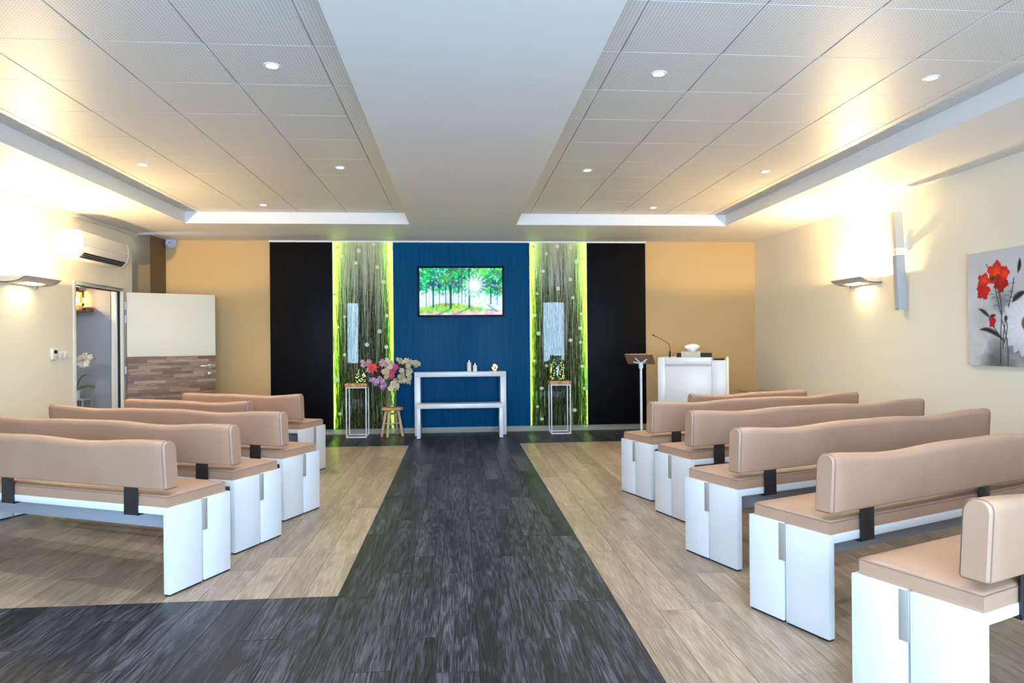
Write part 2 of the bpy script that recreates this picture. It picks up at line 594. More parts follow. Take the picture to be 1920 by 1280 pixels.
planks.sort(key=lambda p: -screen_area(*p[:4]))
shared = {}
rest = {'dark_oak': MB(), 'light_oak': MB()}
GAP = 0.0010
for i, (x0, x1, y0, y1, mt_) in enumerate(planks):
    if i < 295 and screen_area(x0, x1, y0, y1) > 60:
        k = (round(x1 - x0, 4), round(y1 - y0, 4), mt_)
        lx, ly = x1 - x0, y1 - y0
        if k in shared:
            o = link('plank', shared[k], floor)
        else:
            o = MB().box(GAP, lx - GAP, GAP, ly - GAP, -0.004, 0).build('plank', mt_, floor, bevel=0.0006, seg=1)
            shared[k] = o.data
        o.location = (x0, y0, 0)
    else:
        rest[mt_].box(x0 + GAP, x1 - GAP, y0 + GAP, y1 - GAP, -0.004, 0)
for k in rest:
    tag(rest[k].build('plank_field', k, floor), kind='stuff')
MB().box(XL - 3.0, XL - 0.02, 6.0, 9.7, -0.004, 0).build('side_room_floor', 'light_oak', floor)

# ---- walls
wl = MB()
DY0, DY1, DZ = 8.30, 9.42, 2.066
wl.box(XL - 0.14, XL, YR, DY0, 0, ZS + 0.3)
wl.box(XL - 0.14, XL, DY0, DY1, DZ, ZS + 0.3)
wl.box(XL - 0.14, XL, DY1, 9.70, 0, ZS + 0.3)
structure(wl.build('wall_left', 'cream_paint'))
structure(MB().box(XR, XR + 0.14, YR, YB + 0.1, 0, ZS + 0.3).build('wall_right', 'cream_paint'))
structure(MB().box(XL - 3.2, XR + 0.14, YB, YB + 0.14, 0, ZS + 0.3).build('wall_back', 'tan_paint'))
structure(MB().box(-4.95, -4.25, 9.90, YB, 0, ZS).build('wall_pier', 'tan_paint_shaded'))
# rear wall with window openings
rw = MB()
xs = [XL - 0.14] + [v for q in REAR_WINDOWS for v in q[:2]] + [XR + 0.14]
for i in range(0, len(xs), 2):
    rw.box(xs[i], xs[i + 1], YR - 0.14, YR, 0, ZS + 0.3)
for x0, x1, z0, z1 in REAR_WINDOWS:
    rw.box(x0, x1, YR - 0.14, YR, 0, z0)
    rw.box(x0, x1, YR - 0.14, YR, z1, ZS + 0.3)
structure(rw.build('wall_rear', 'cream_paint'))
for i, (x0, x1, z0, z1) in enumerate(REAR_WINDOWS):
    fr = MB()
    for a, b_, c, d in ((x0, x0 + .05, z0, z1), (x1 - .05, x1, z0, z1), (x0, x1, z0, z0 + .05), (x0, x1, z1 - .05, z1)):
        fr.box(a, b_, YR - 0.11, YR - 0.05, c, d)
    nm = 3 if x1 - x0 > 2 else 0
    for k in range(nm):
        xx = x0 + (x1 - x0) * (k + 1) / (nm + 1)
        fr.box(xx - .03, xx + .03, YR - 0.11, YR - 0.05, z0, z1)
    wo = structure(fr.build('window_%d' % (i + 1), 'white_metal'))
    MB().box(x0 + .05, x1 - .05, YR - 0.083, YR - 0.078, z0 + .05, z1 - .05).build('pane', 'clear_glass', wo)
# side room seen through the door
structure(MB().box(XL - 3.0, XL - 0.14, 9.47, 9.62, 0, 2.75).build('wall_side_room', 'blue_grey_paint'))
structure(MB().box(XL - 3.1, XL - 3.0, 6.0, 9.62, 0, 2.75).build('wall_side_room_end', 'blue_grey_paint'))
structure(MB().box(XL - 3.0, XL - 0.14, 5.9, 6.0, 0, 2.75).build('wall_side_room_near', 'cream_paint'))
structure(MB().box(XL - 3.1, XL - 0.14, 5.9, 9.62, 2.55, 2.75).build('ceiling_side_room', 'plaster'))

# ---- ceiling: plaster soffit with two tiled coffers
FL, BL, BR, FR = -3.404, -0.610, 0.774, 3.587
YC0, YC1 = -0.9, 8.944
ce = MB()
H = ZT + 0.05
ce.box(XL - 0.1, XR + 0.1, YC1, YB + 0.1, ZS, H)
ce.box(XL - 0.6, XL - 0.1, 9.6, YB + 0.1, ZS, H)
ce.box(XL - 0.1, XR + 0.1, YR - 0.1, YC0, ZS, H)
ce.box(XL - 0.1, FL, YC0, YC1, ZS, H)
ce.box(BL, BR, YC0, YC1, ZS, H)
ce.box(FR, XR + 0.1, YC0, YC1, ZS, H)
ceiling = structure(ce.build('ceiling', 'plaster'))
MB().box(XL - 0.1, XR + 0.1, YR - 0.1, YB + 0.1, H, H + 0.05).build('slab', 'plaster', ceiling)
tile_me = {}
for (a, b_, s0, y0) in ((FL, BL, -0.7954, 3.943), (BR, FR, 0.9539, 3.915)):
    xs = sorted({round(a, 4), round(b_, 4)} | {round(s0 + .6 * k, 4) for k in range(-8, 9) if a + .02 < s0 + .6 * k < b_ - .02})
    ys = sorted({round(YC0, 4), round(YC1, 4)} | {round(y0 + .6 * k, 4) for k in range(-14, 12) if YC0 + .02 < y0 + .6 * k < YC1 - .02})
    grid = MB()
    for xx in xs[1:-1]:
        grid.box(xx - .012, xx + .012, YC0, YC1, ZT + .007, ZT + .012)
    for yy in ys[1:-1]:
        grid.box(a, b_, yy - .012, yy + .012, ZT + .0065, ZT + .0115)
    grid.build('ceiling_grid', 'grid_metal', ceiling)
    for i in range(len(xs) - 1):
        for j in range(len(ys) - 1):
            lx, ly = round(xs[i + 1] - xs[i], 3), round(ys[j + 1] - ys[j], 3)
            if (lx, ly) not in tile_me:
                gx, gy = .004, .0022
                o = MB().box(gx, lx - gx, gy, ly - gy, 0, 0.006).build('ceiling_tile', 'ceiling_tile', ceiling, bevel=0.0015, seg=1)
                tile_me[(lx, ly)] = o.data
            else:
                o = link('ceiling_tile', tile_me[(lx, ly)], ceiling)
            o.location = (xs[i], ys[j], ZT)

# ---- baseboards, trims
structure(MB().box(-4.25, XR, YB - 0.014, YB, 0, 0.085).build('baseboard_back', 'skirting', bevel=.003))
structure(MB().box(XR - 0.014, XR, YR, YB - .014, 0, 0.085).build('baseboard_right', 'skirting', bevel=.003))
bl = MB().box(XL, XL + 0.014, YR, DY0 - .06, 0, 0.085)
structure(bl.build('baseboard_left', 'skirting', bevel=.003))
structure(MB().box(-2.76, 2.89, YB - 0.075, YB, ZS - 0.030, ZS - 0.006).build('trim_1', 'white_metal', bevel=.002))
structure(MB().box(XL, XL + 0.035, YR, 9.80, ZS - 0.046, ZS - 0.002).build('trim_2', 'white_plastic', bevel=.004))

# ---- door: frame in the left wall, leaf swung open towards the back wall
fr = MB()
fr.box(XL - 0.15, XL + 0.012, DY0 - 0.045, DY0, 0, DZ + 0.04)
fr.box(XL - 0.15, XL + 0.012, DY1, DY1 + 0.045, 0, DZ + 0.04)
fr.box(XL - 0.15, XL + 0.012, DY0, DY1, DZ, DZ + 0.04)
fr.box(XL - 0.10, XL - 0.06, DY0, DY0 + 0.015, 0, DZ)
fr.box(XL - 0.10, XL - 0.06, DY1 - 0.015, DY1, 0, DZ)
structure(fr.build('trim_3', 'white_lacquer', bevel=.003))
structure(MB().box(XL - .062, XL - .030, DY1 - .006, DY1 - .0005, 0, DZ - .001).box(XL - .062, XL - .030, DY0, DY1, DZ - .006, DZ - .0005).build('trim_4', 'black_rubber'))
door = structure(thing('door_1', (XL + 0.03, DY1 + 0.028, 0), None, None, rz=math.atan2(0.555, 0.965)))
DW = 1.105
MB().box(0.012, DW, 0, 0.04, 1.205, 2.058).build('upper_panel', 'cream_paint', door, bevel=.002)
MB().box(0.012, DW, 0, 0.04, 0.012, 1.203).build('lower_panel', 'strip_wood_print', door, bevel=.002)
hd = MB().lathe([(0.001, 0), (.026, 0), (.026, .008), (.010, .010), (.010, .045)], n=16)
xf = Matrix.Translation((DW - 0.075, 0, 1.06)) @ Matrix.Rotation(rad(90), 4, 'X')
hd.v = [tuple(xf @ Vector(p)) for p in hd.v]
hd.tube([(DW - .075, -.045, 1.06), (DW - .10, -.05, 1.06), (DW - .20, -.05, 1.058)], .009)
hd.build('handle', 'steel', door, smooth=40)
lk = MB().lathe([(0.001, 0), (.024, 0), (.024, .006), (.012, .008), (.012, .014), (.001, .014)], n=16)
xf = Matrix.Translation((DW - 0.075, 0, 0.955)) @ Matrix.Rotation(rad(90), 4, 'X')
lk.build('lock', 'steel', door, smooth=40, xf=xf)
for zz in (0.35, 1.03, 1.70, 1.88):
    MB().tube([(-0.004, -0.006, zz - .05), (-0.004, -0.006, zz + .05)], .010, 10).build('hinge', 'white_metal', door, smooth=40)

# ================================================================ BENCHES
def bench_profile(n=6):
    """outline of the back cushion, (depth, height) going round; rear face at depth -0.02"""
    t0, t1, z0, z1, r, rb = -0.022, 0.075, 0.578, 0.831, 0.038, 0.010
    P = []
    for cx, cz, rr, a0 in ((t1 - rb, z0 + rb, rb, -90), (t1 - r, z1 - r, r, 0), (t0 + r, z1 - r, r, 90), (t0 + rb, z0 + rb, rb, 180)):
        for k in range(n + 1):
            a = rad(a0 + 90 * k / n)
            P.append((cx + rr * math.cos(a), cz + rr * math.sin(a)))
    return P


def make_bench(sg, L, seed):
    rs = random.Random(seed)
    root = bpy.data.objects.new('bench', None)
    COL.objects.link(root)
    X = lambda s: sg * s

    def sbox(mb, s0, s1, t0, t1, z0, z1):
        return mb.box(min(X(s0), X(s1)), max(X(s0), X(s1)), t0, t1, z0, z1)
    D = 0.462
    sbox(MB(), 0.0405, L - 0.0405, 0, D, 0.438, 0.478).build('seat_board', 'white_lacquer', root, bevel=.002)
    for s0 in (0, L - 0.04):
        for t0, t1 in ((0, 0.236), (0.250, D)):
            lg = sbox(MB(), s0, s0 + 0.04, t0, t1, 0.010, 0.478).build('leg', 'white_lacquer', root, bevel=.002)
            sbox(MB(), s0 + .004, s0 + .036, t0 + .006, t1 - .006, 0.0, 0.010).build('glide', 'black_rubber', lg)
        e0 = s0 - 0.0025 if s0 == 0 else L - .02
        sbox(MB(), e0, e0 + 0.0225, 0.238, 0.276, 0.298, 0.4775).build('end_plate', 'brushed_plate', root, bevel=.0015)
    sbox(MB(), 0.041, L - 0.041, 0.205, 0.250, 0.300, 0.4375).build('beam', 'apron_grey', root, bevel=.002)
    cu = MB()
    # seat cushion: crowned slab
    nx, ny = 26, 8
    s0, s1, t0, t1, zb, zt = 0.018, L - 0.018, 0.004, D - 0.020, 0.4785, 0.543
    prof = [(0, zb), (0, zt - .014), (.004, zt - .005), (.014, zt)]
    V, F = [], []
    rows = []
    ins = [0, 0, .004, .014, .05, .12]
    zz = [zb, zt - .014, zt - .005, zt, zt + .004, zt + .007]
    for i_, z_ in zip(ins, zz):
        ring = []
        a0, a1, b0, b1 = s0 + i_, s1 - i_, t0 + i_, t1 - i_
        for k in range(nx):
            ring.append((a0 + (a1 - a0) * k / nx, b0))
        for k in range(ny):
            ring.append((a1, b0 + (b1 - b0) * k / ny))
        for k in range(nx):
            ring.append((a1 - (a1 - a0) * k / nx, b1))
        for k in range(ny):
            ring.append((a0, b1 - (b1 - b0) * k / ny))
        rows.append([(X(a), b_, z_ + (0.0025 * math.sin(a * 5.1 + seed) if z_ > zt else 0)) for a, b_ in ring])
    m_ = len(rows[0])
    for rw_ in rows:
        V += rw_
    for i in range(len(rows) - 1):
        for k in range(m_):
            F.append((i * m_ + k, i * m_ + (k + 1) % m_, (i + 1) * m_ + (k + 1) % m_, (i + 1) * m_ + k))
    F.append(tuple(range(m_))[::-1])
    F.append(tuple((len(rows) - 1) * m_ + k for k in range(m_)))
    cush = cu.add(V, F).build('seat_cushion', 'tan_leather', root, smooth=50)
    pz = zt - .011
    MB().tube([(X(s0 - .001), t0 - .001, pz), (X(s1 + .001), t0 - .001, pz), (X(s1 + .001), t1 + .001, pz), (X(s0 - .001), t1 + .001, pz)], .0022, 6, closed=True).build('piping', 'leather_seam', cush, smooth=60)
    # back cushion
    P = bench_profile()
    n = len(P)
    ns = 56
    V, F = [], []
    ph = rs.random() * 6
    for k in range(ns + 1):
        s = L * k / ns
        if k in (0, ns):
            sc = 0.80
        elif k in (1, ns - 1):
            s = L * (0.012 / L) if k == 1 else L - 0.012
            sc = 0.97
        else:
            sc = 1.0
        e = min(s, L - s)
        wave = 0.008 * math.cos(2 * PI * s / 1.18 + 0.5 * math.sin(ph)) + 0.004 * math.sin(s * 9 + ph)
        wave += 0.004 * math.exp(-(e / 0.10) ** 2)
        for t, z in P:
            tt = 0.0265 + (t - 0.0265) * sc
            z_ = 0.707 + (z - 0.707) * (1 - (1 - sc) * 0.25)
            f_ = max(0, (z_ - 0.70) / 0.136)
            tt += -0.02 * f_ + 0.004 * math.sin(s * 5 + ph) * f_
            V.append((X(s), tt, z_ + wave * f_))
    for k in range(ns):
        for i in range(n):
            F.append((k * n + i, k * n + (i + 1) % n, (k + 1) * n + (i + 1) % n, (k + 1) * n + i))
    F.append(tuple(range(n))[::-1])
    F.append(tuple(ns * n + i for i in range(n)))
    bk = MB().add(V, F).build('backrest', 'tan_leather', root, smooth=50)
    for kk in (1, ns - 1):
        ring = [V[kk * n + i] for i in range(n)]
        MB().tube(ring, .0028, 6, closed=True).build('piping', 'leather_seam', bk, smooth=60)
    ss = [0.21, (L - .095) / 2, L - 0.305] if L > 2 else [0.21, L - 0.305]
    for s in ss:
        st = MB()
        sbox(st, s, s + 0.095, -0.012, -0.004, 0.426, 0.640)
        sbox(st, s, s + 0.095, -0.012, 0.200, 0.426, 0.4365)
        st.build('strap', 'gun_metal', root, bevel=.0015)
    return root


long_r, long_l = make_bench(1, 2.43, 1), make_bench(-1, 2.43, 2)
short_r, short_l = make_bench(1, 1.45, 3), make_bench(-1, 1.46, 4)
BENCHES = [
    (long_r, 1.655, 2.060, 23, 'tan leather bench cut off by the right frame edge, nearest on the right'),
    (long_r, 1.648, 2.957, 23, 'tan leather bench on the right, second nearest to the viewer, far end out of frame'),
    (long_r, 1.625, 3.915, 21, 'tan leather bench on the right, third nearest to the viewer'),
    (long_r, 1.700, 4.940, 17.5, 'tan leather bench on the right, fourth nearest to the viewer'),
    (long_r, 1.622, 5.700, 19, 'tan leather bench on the right whose backrest overlaps the white pulpit'),
    (short_r, 2.240, 6.470, 18.0, 'short tan leather bench on the right, farthest row, only its backrest top showing'),
    (long_l, -1.559, 3.837, 23.5, 'tan leather bench on the left nearest to the viewer, left end out of frame'),
    (long_l, -1.443, 4.562, 24, 'tan leather bench on the left, second nearest to the viewer'),
    (long_l, -1.332, 5.369, 23.5, 'tan leather bench on the left, third nearest, its backrest spanning the open doorway'),
    (short_l, -1.890, 6.400, 23.5, 'short tan leather bench on the left, mostly hidden, backrest in front of the brown door'),
    (short_l, -1.610, 7.190, 21, 'short tan leather bench on the left, farthest row, beside the dark wall panel'),
]
used = set()
for proto, x, y, ang, label in BENCHES:
    o = copy_tree(proto) if proto.name in used else proto
    used.add(proto.name)
    o.location = (x, y, 0)
    o.rotation_euler = (0, 0, rad(ang) * (1 if x > 0 else -1))
    tag(o, label, 'bench', 'tan leather benches in angled rows')

# ================================================================ ALTAR WALL
YP = YB - 0.045     # face of the wall panels
ZP0, ZP1 = 0.088, ZS - 0.032


def wall_panel(x0, x1, mat, label, seam=False):
    o = MB().box(x0 + .002, x1 - .002, YP, YB - .0145, ZP0, ZP1).build('wall_panel', mat, bevel=.002)
    return tag(o, label, 'wall panel')


wall_panel(-2.755, -1.845, 'black_brown_laminate', 'black-brown wood-grain wall panel left of the green grass panels')
wall_panel(-0.955, 0.075, 'blue_laminate', 'deep blue wall panel, left of the seam behind the screen')
wall_panel(0.075, 1.095, 'blue_laminate', 'deep blue wall panel, right of the seam behind the screen')
wall_panel(1.975, 2.890, 'black_brown_laminate', 'black-brown wood-grain wall panel behind the white music stand')

DOTS_L = [(112, 65), (137, 118), (237, 85), (327, 45), (400, 110), (220, 160), (348, 185), (92, 350), (110, 548), (150, 485), (148, 715), (282, 655), (402, 480), (398, 670), (103, 865), (118, 1072), (385, 275), (358, 575)]
DOTS_R = [(95, 68), (238, 65), (318, 72), (390, 142), (352, 157), (96, 185), (172, 110), (152, 215), (315, 265), (115, 350), (240, 320), (330, 375), (99, 480), (378, 473), (371, 560), (122, 590), (314, 632), (373, 645), (95, 755), (168, 785), (382, 790), (137, 920), (394, 925), (112, 1030), (335, 1055), (137, 1105)]


def grass_panel(x0, x1, dots, seed, label):
    rs = random.Random(seed)
    root = thing('grass_panel', ((x0 + x1) / 2, YB - .02, ZP0), label, 'wall panel', 'lit grass panels')
    hw, hh = (x1 - x0) / 2 - .003, ZP1 - ZP0
    MB().box(-hw, hw, -.006, .004, 0, hh).build('backing', 'panel_backing', root)
    gl = MB().box(-hw, hw, -.052, -.047, 0, hh)
    gl.build('glass_sheet', 'panel_glass', root)
    for sx in (-1, 1):
        e = sx * hw
        # profile added to turn the strip's light in towards the backing, off the room
        MB().prism([(e, -.046), (e - sx * .006, -.044), (e - sx * .011, -.0405), (e - sx * .0005, -.0205), (e, -.0205)], .004, hh - .004, 'z').build('light_shield', 'white_metal', root)
        MB().prism([(e - sx * .0118, -.0400), (e - sx * .0112, -.0404), (e - sx * .0008, -.0206), (e - sx * .0014, -.0202)], .01, hh - .01, 'z').build('light_strip', 'led_green', root)
    gb = MB()
    nb = 380
    for i in range(nb):
        xx = rs.uniform(-hw + .014, hw - .014)
        bot = 0.0 if rs.random() < .8 else rs.uniform(0, hh * .5)
        top = min(hh - .01, bot + rs.uniform(.9, 2.9))
        n = 10
        wd = rs.uniform(.0016, .0042)
        ph, am, ln = rs.random() * 6.28, rs.uniform(.006, .045), rs.uniform(-.10, .10)
        yy = rs.uniform(-.040, -.012)
        L_, R_ = [], []
        for k in range(n + 1):
            t = k / n
            z = bot + (top - bot) * t
            cx = xx + ln * t * t + am * math.sin(ph + t * rs.uniform(4.5, 5.5))
            cx = min(max(cx, -hw + .013), hw - .013)
            wk = wd * (1 - .75 * t)
            y_ = min(max(yy + .006 * math.sin(ph * 2 + t * 7), -.042), -.009)
            L_.append((cx - wk, y_, z))
            R_.append((cx + wk, y_ + .0015 * math.sin(ph), z))
        gb.add(L_ + R_, [(k, n + 1 + k, n + 2 + k, k + 1) for k in range(n)])
    tag(gb.build('grass_blades', 'grass_blade', root, fix=False), kind='stuff')
    for (u, v) in dots:
        r_ = rs.uniform(.022, .032)
        px, pz = -hw + 2 * hw * u, hh * v
        px = min(max(px, -hw + .03), hw - .03)
        pz = min(max(pz, .03), hh - .03)
        d = MB().lathe([(.0005, 0), (r_ * .7, 0), (r_, .0006), (r_, .0012), (r_ * .7, .0018), (.0005, .0018)], n=14)
        d.build('seed_disc', 'seed_disc', root, xf=Matrix.Translation((px, -.0435, pz)) @ Matrix.Rotation(rad(90), 4, 'X') @ Matrix.Scale(rs.uniform(.85, 1.1), 4, (0, 1, 0)))
    return root


grass_panel(-1.845, -0.955, [((x - 80) / 360, (1165 - y) / 1130) for x, y in DOTS_L], 11, 'glass wall panel filled with grass, edge-lit green, left of the screen')
grass_panel(1.095, 1.975, [((x - 72) / 343, (1145 - y) / 1100) for x, y in DOTS_R], 12, 'glass wall panel filled with grass, edge-lit green, right of the screen')

# ---- television
tv = thing('television', (0.055, YP, 2.123), 'flat television showing a sunlit forest on the blue wall', 'television')
MB().box(-.648, .648, -.055, -.012, -.380, .380).build('case', 'black_plastic', tv, bevel=.004)
MB().box(-.2, .2, -.013, -.0005, -.15, .15).build('wall_mount', 'black_plastic', tv)
NX, NZ = 240, 136
U, V_ = np.meshgrid(np.linspace(0, 1, NX), np.linspace(0, 1, NZ))
A = U * 1.78
img = np.zeros((NZ, NX, 3))
n1, n2, n3 = vnoise(A, V_, 9, 1, 4), vnoise(A, V_, 18, 2, 3), vnoise(A, V_, 30, 3, 2)
can = np.stack([0.02 + 0.75 * np.clip(n2 - .45, 0, 1) * 1.6, 0.46 + 0.85 * (n1 - .3), 0.28 + 0.80 * np.clip(n3 - .35, 0, 1)], -1)
blue = np.clip((vnoise(A, V_, 6, 5, 3) - .52) * 5, 0, 1)[..., None]
can = can * (1 - .75 * blue) + np.array([.16, .30, .46]) * .75 * blue * (0.5 + n3[..., None])
lime = np.clip((vnoise(A, V_, 5, 6, 3) - .5) * 5, 0, 1)[..., None] * np.clip((U[..., None] > .72) * 1.0 + .5, 0, 1)
can = can * (1 - .6 * lime) + np.array([.62, .92, .25]) * .6 * lime
spk_ = (n3 > .66)[..., None] * 1.0
can = can * (1 - .6 * spk_) + np.array([.7, 1, .9]) * .6 * spk_
mist = np.stack([0.72 + .2 * n3, 0.90 + .1 * n2, 0.98 + 0 * n1], -1)
grd = np.stack([0.86 + .25 * (n2 - .5), 0.74 + .35 * (n1 - .5), 0.80 + .3 * (n3 - .5)], -1)
grs = np.stack([0.45 + .9 * (n2 - .4), 0.72 + .5 * (n1 - .4), 0.28 + .3 * (n3 - .4)], -1)
hor = 0.41 + .12 * (vnoise(A, V_ * 0, 5, 8, 2) - .5) + .25 * np.clip(U - .72, 0, 1) * -1
wcan = np.clip((V_ - hor + (n2 - .5) * .25) * 9, 0, 1)[..., None]
img = mist * (1 - wcan) + can * wcan
line = .20 + .08 * np.sin(U * 5.2 - .4)
wg = np.clip((line - V_ + (n3 - .5) * .06) * 22, 0, 1)[..., None]
img = img * (1 - wg) + grs * wg
wr_ = np.clip((.10 + .10 * np.clip((U - .5), -.2, .5) - V_ + (n2 - .5) * .08) * 16, 0, 1)[..., None]
img = img * (1 - wr_) + grd * wr_
for (uu, ww, b0, t0, dk) in ((.08, .006, .18, .62, .6), (.165, .012, .15, .60, .75), (.24, .006, .20, .68, .6), (.315, .008, .18, .75, .7), (.375, .017, .13, .62, .85), (.41, .004, .22, .8, .5), (.47, .005, .22, .85, .6), (.51, .006, .24, .95, .6), (.55, .004, .24, .9, .5), (.60, .013, .14, 1.0, .75), (.205, .003, .0, .22, .7), (.86, .012, .22, .55, .6), (.94, .008, .2, .6, .4), (.44, .003, .24, .6, .4), (.28, .003, .22, .55, .4), (.12, .003, .2, .5, .4), (.34, .003, .2, .5, .4)):
    tr_ = (np.clip(1.6 - np.abs(U - uu) / (ww * .7), 0, 1) * ((V_ > b0) & (V_ < t0)))[..., None] * dk
    img = img * (1 - tr_) + np.array([.10, .13, .22]) * tr_
for (u0, v0, du) in ((.375, .14, -.17), (.60, .15, -.20), (.82, .22, .12)):
    tt = np.clip((v0 - V_) / .16, 0, 1)
    sh = np.clip(1.4 - np.abs(U - (u0 + du * tt)) / .022, 0, 1) * ((V_ < v0) & (V_ > v0 - .16))
    img = img * (1 - .55 * sh[..., None]) + np.array([.35, .35, .55]) * .55 * sh[..., None]
sd = np.sqrt(((U - .665) * 1.3) ** 2 + ((V_ - .63) * .75) ** 2)
an = np.arctan2((V_ - .63) * .75, (U - .665) * 1.3)
sun = np.clip(1.15 - sd * 5.2 + .22 * np.sin(an * 17) * np.clip(sd * 6, 0, 1), 0, 1)[..., None]
img = img * (1 - sun) + np.array([1.0, .97, 1.0]) * sun
picture_mesh('screen', NX, NZ, (-.618, -.0556, -.350), (1.236, 0, 0), (0, 0, .700), np.clip(img, 0, 1), 'screen_picture', tv)

# ================================================================ THINGS AT THE FRONT
# ---- tall white console with a lower one nested in front
def console(x0, x1, y0, y1, h, wd, th, label):
    o = thing('console_table', ((x0 + x1) / 2, (y0 + y1) / 2, 0), label, 'table')
    hx, hy = (x1 - x0) / 2, (y1 - y0) / 2
    MB().box(-hx, hx, -hy, hy, h - th, h).build('table_top', 'white_lacquer', o, bevel=.002)
    for sx in (-1, 1):
        a, b_ = sorted((sx * hx, sx * (hx - wd)))
        lg = MB().box(a, b_, -hy, hy, 0.012, h - th).build('side_leg', 'white_lacquer', o, bevel=.002)
        for yy in (-hy + .03, hy - .03):
            MB().lathe([(.012, 0), (.012, .012)], ((a + b_) / 2, yy, 0), 10).build('glide', 'black_rubber', lg)
    return o


console(-0.628, 0.700, 9.990, 10.340, 0.932, 0.084, 0.070, 'tall white console table carrying two candles and a glass globe')
console(-0.583, 0.632, 9.700, 9.975, 0.494, 0.052, 0.062, 'low white table pushed in front of the tall white console')


def candle(x, y, r, h, label):
    o = thing('pillar_candle', (x, y, 0.932), label, 'candle', 'candles on the console')
    MB().lathe([(.001, 0), (r, 0), (r, h - .004), (r - .004, h), (r * .55, h - .006), (.001, h - .008)], n=20).build('wax', 'candle_wax', o, smooth=40)
    MB().tube([(0, 0, h - .008), (0, 0, h + .006)], .0015, 6).build('wick', 'black_rubber', o)
    MB().lathe([(.001, h + .003), (.005, h + .009), (.006, h + .014), (.004, h + .022), (.0005, h + .032)], n=10).build('flame', 'flame', o, smooth=60)


candle(0.165, 10.12, .031, .135, 'taller white pillar candle with a lit flame')
candle(0.250, 10.12, .031, .090, 'shorter white pillar candle with a lit flame')
gl = thing('glass_globe', (0.540, 10.12, 0.932), 'round glass globe glowing with warm lights on the console', 'lamp')
MB().lathe([(.024, 0), (.026, .006), (.02, .010)], n=16).build('base', 'wire_gold', gl, smooth=40)
MB().ball((0, 0, .058), .053, 20).build('shell', 'clear_glass', gl, smooth=60)
rs = random.Random(3)
wr = MB()
pts = []
for k in range(46):
    a, b_ = k * 1.1, math.sin(k * .71) * 1.2
    pts.append((.038 * math.cos(a) * math.cos(b_), .038 * math.sin(a) * math.cos(b_), .058 + .038 * math.sin(b_)))
wr.tube(pts, .0018, 5).build('wire', 'wire_gold', gl)
for k in range(0, 46, 2):
    p = Vector(pts[k])
    MB().ball(p, .0055, 6).build('fairy_light', 'fairy_glow', gl, smooth=60)

# ---- plant stands with green glass jars
def plant_stand(cx, cy, label):
    o = thing('plant_stand', (cx, cy, 0), label, 'stand', 'white wire stands with wooden tops')
    a, t, h = .148, .008, .728
    for sx in (-1, 1):
        for sy in (-1, 1):
            x_, y_ = sx * (a - t), sy * (a - t)
            MB().box(x_ - t, x_ + t, y_ - t, y_ + t, 0, h).build('leg', 'white_metal', o, bevel=.0015)
    for nm, z_ in (('lower_frame', .008), ('upper_frame', h - .008)):
        f = MB()
        for s in (-1, 1):
            f.box(-a + 2 * t, a - 2 * t, s * (a - t) - t, s * (a - t) + t, z_ - t, z_ + t)
            f.box(s * (a - t) - t, s * (a - t) + t, -a + 2 * t, a - 2 * t, z_ - t, z_ + t)
        f.build(nm, 'white_metal', o)
    n = 7
    tp = bpy.data.objects.new('wooden_top', None)
    COL.objects.link(tp)
    tp.parent = o
    wdt = 2 * (a + .010) / n
    for k in range(n):
        MB().box(-a - .010 + wdt * k + .0008, -a - .010 + wdt * (k + 1) - .0008, -a - .01, a + .01, h + .0005, h + .050).build('block', 'slab_wood', tp, bevel=.002)
    return o


plant_stand(-1.465, 10.178, 'white wire plant stand with wooden top, left of the flower stool')
plant_stand(1.510, 10.178, 'white wire plant stand with wooden top in front of the right grass panel')


def fairy_jar(cx, cy, prof, n, seed, label):
    o = thing('glass_jar', (cx, cy, .7785), label, 'jar', 'green jars of fairy lights')
    MB().lathe(prof, n=24).build('glass', 'green_glass', o, smooth=60)
    rs = random.Random(seed)
    H_ = max(z for _, z in prof)
    R_ = max(r for r, _ in prof)
    pts = []
    for k in range(n * 2):
        t = k / (n * 2 - 1)
        a = k * 1.9 + rs.uniform(-.5, .5)
        z_ = .02 + (H_ * .74 - .02) * t ** 1.5
        r_ = R_ * rs.uniform(.35, .85) * (1 if z_ < H_ * .5 else .8)
        pts.append((r_ * math.cos(a), r_ * math.sin(a), z_))
    MB().tube(pts, .0014, 5).build('wire', 'leaf_green', o)
    for k in range(0, n * 2, 2):
        MB().ball(Vector(pts[k]), rs.uniform(.0045, .0065), 6).build('fairy_light', 'fairy_glow', o, smooth=60)


fairy_jar(-1.420, 10.18, [(.001, .002), (.070, .002), (.082, .02), (.086, .06), (.074, .12), (.05, .17), (.030, .19), (.030, .215), (.034, .218)], 17, 5, 'small rounded green glass jar of fairy lights on the left plant stand')
fairy_jar(1.485, 10.18, [(.001, .002), (.115, .002), (.124, .012), (.126, .05), (.126, .22), (.118, .27), (.09, .30), (.066, .315), (.064, .365), (.070, .372)], 30, 6, 'tall green glass jar of fairy lights on the right plant stand')

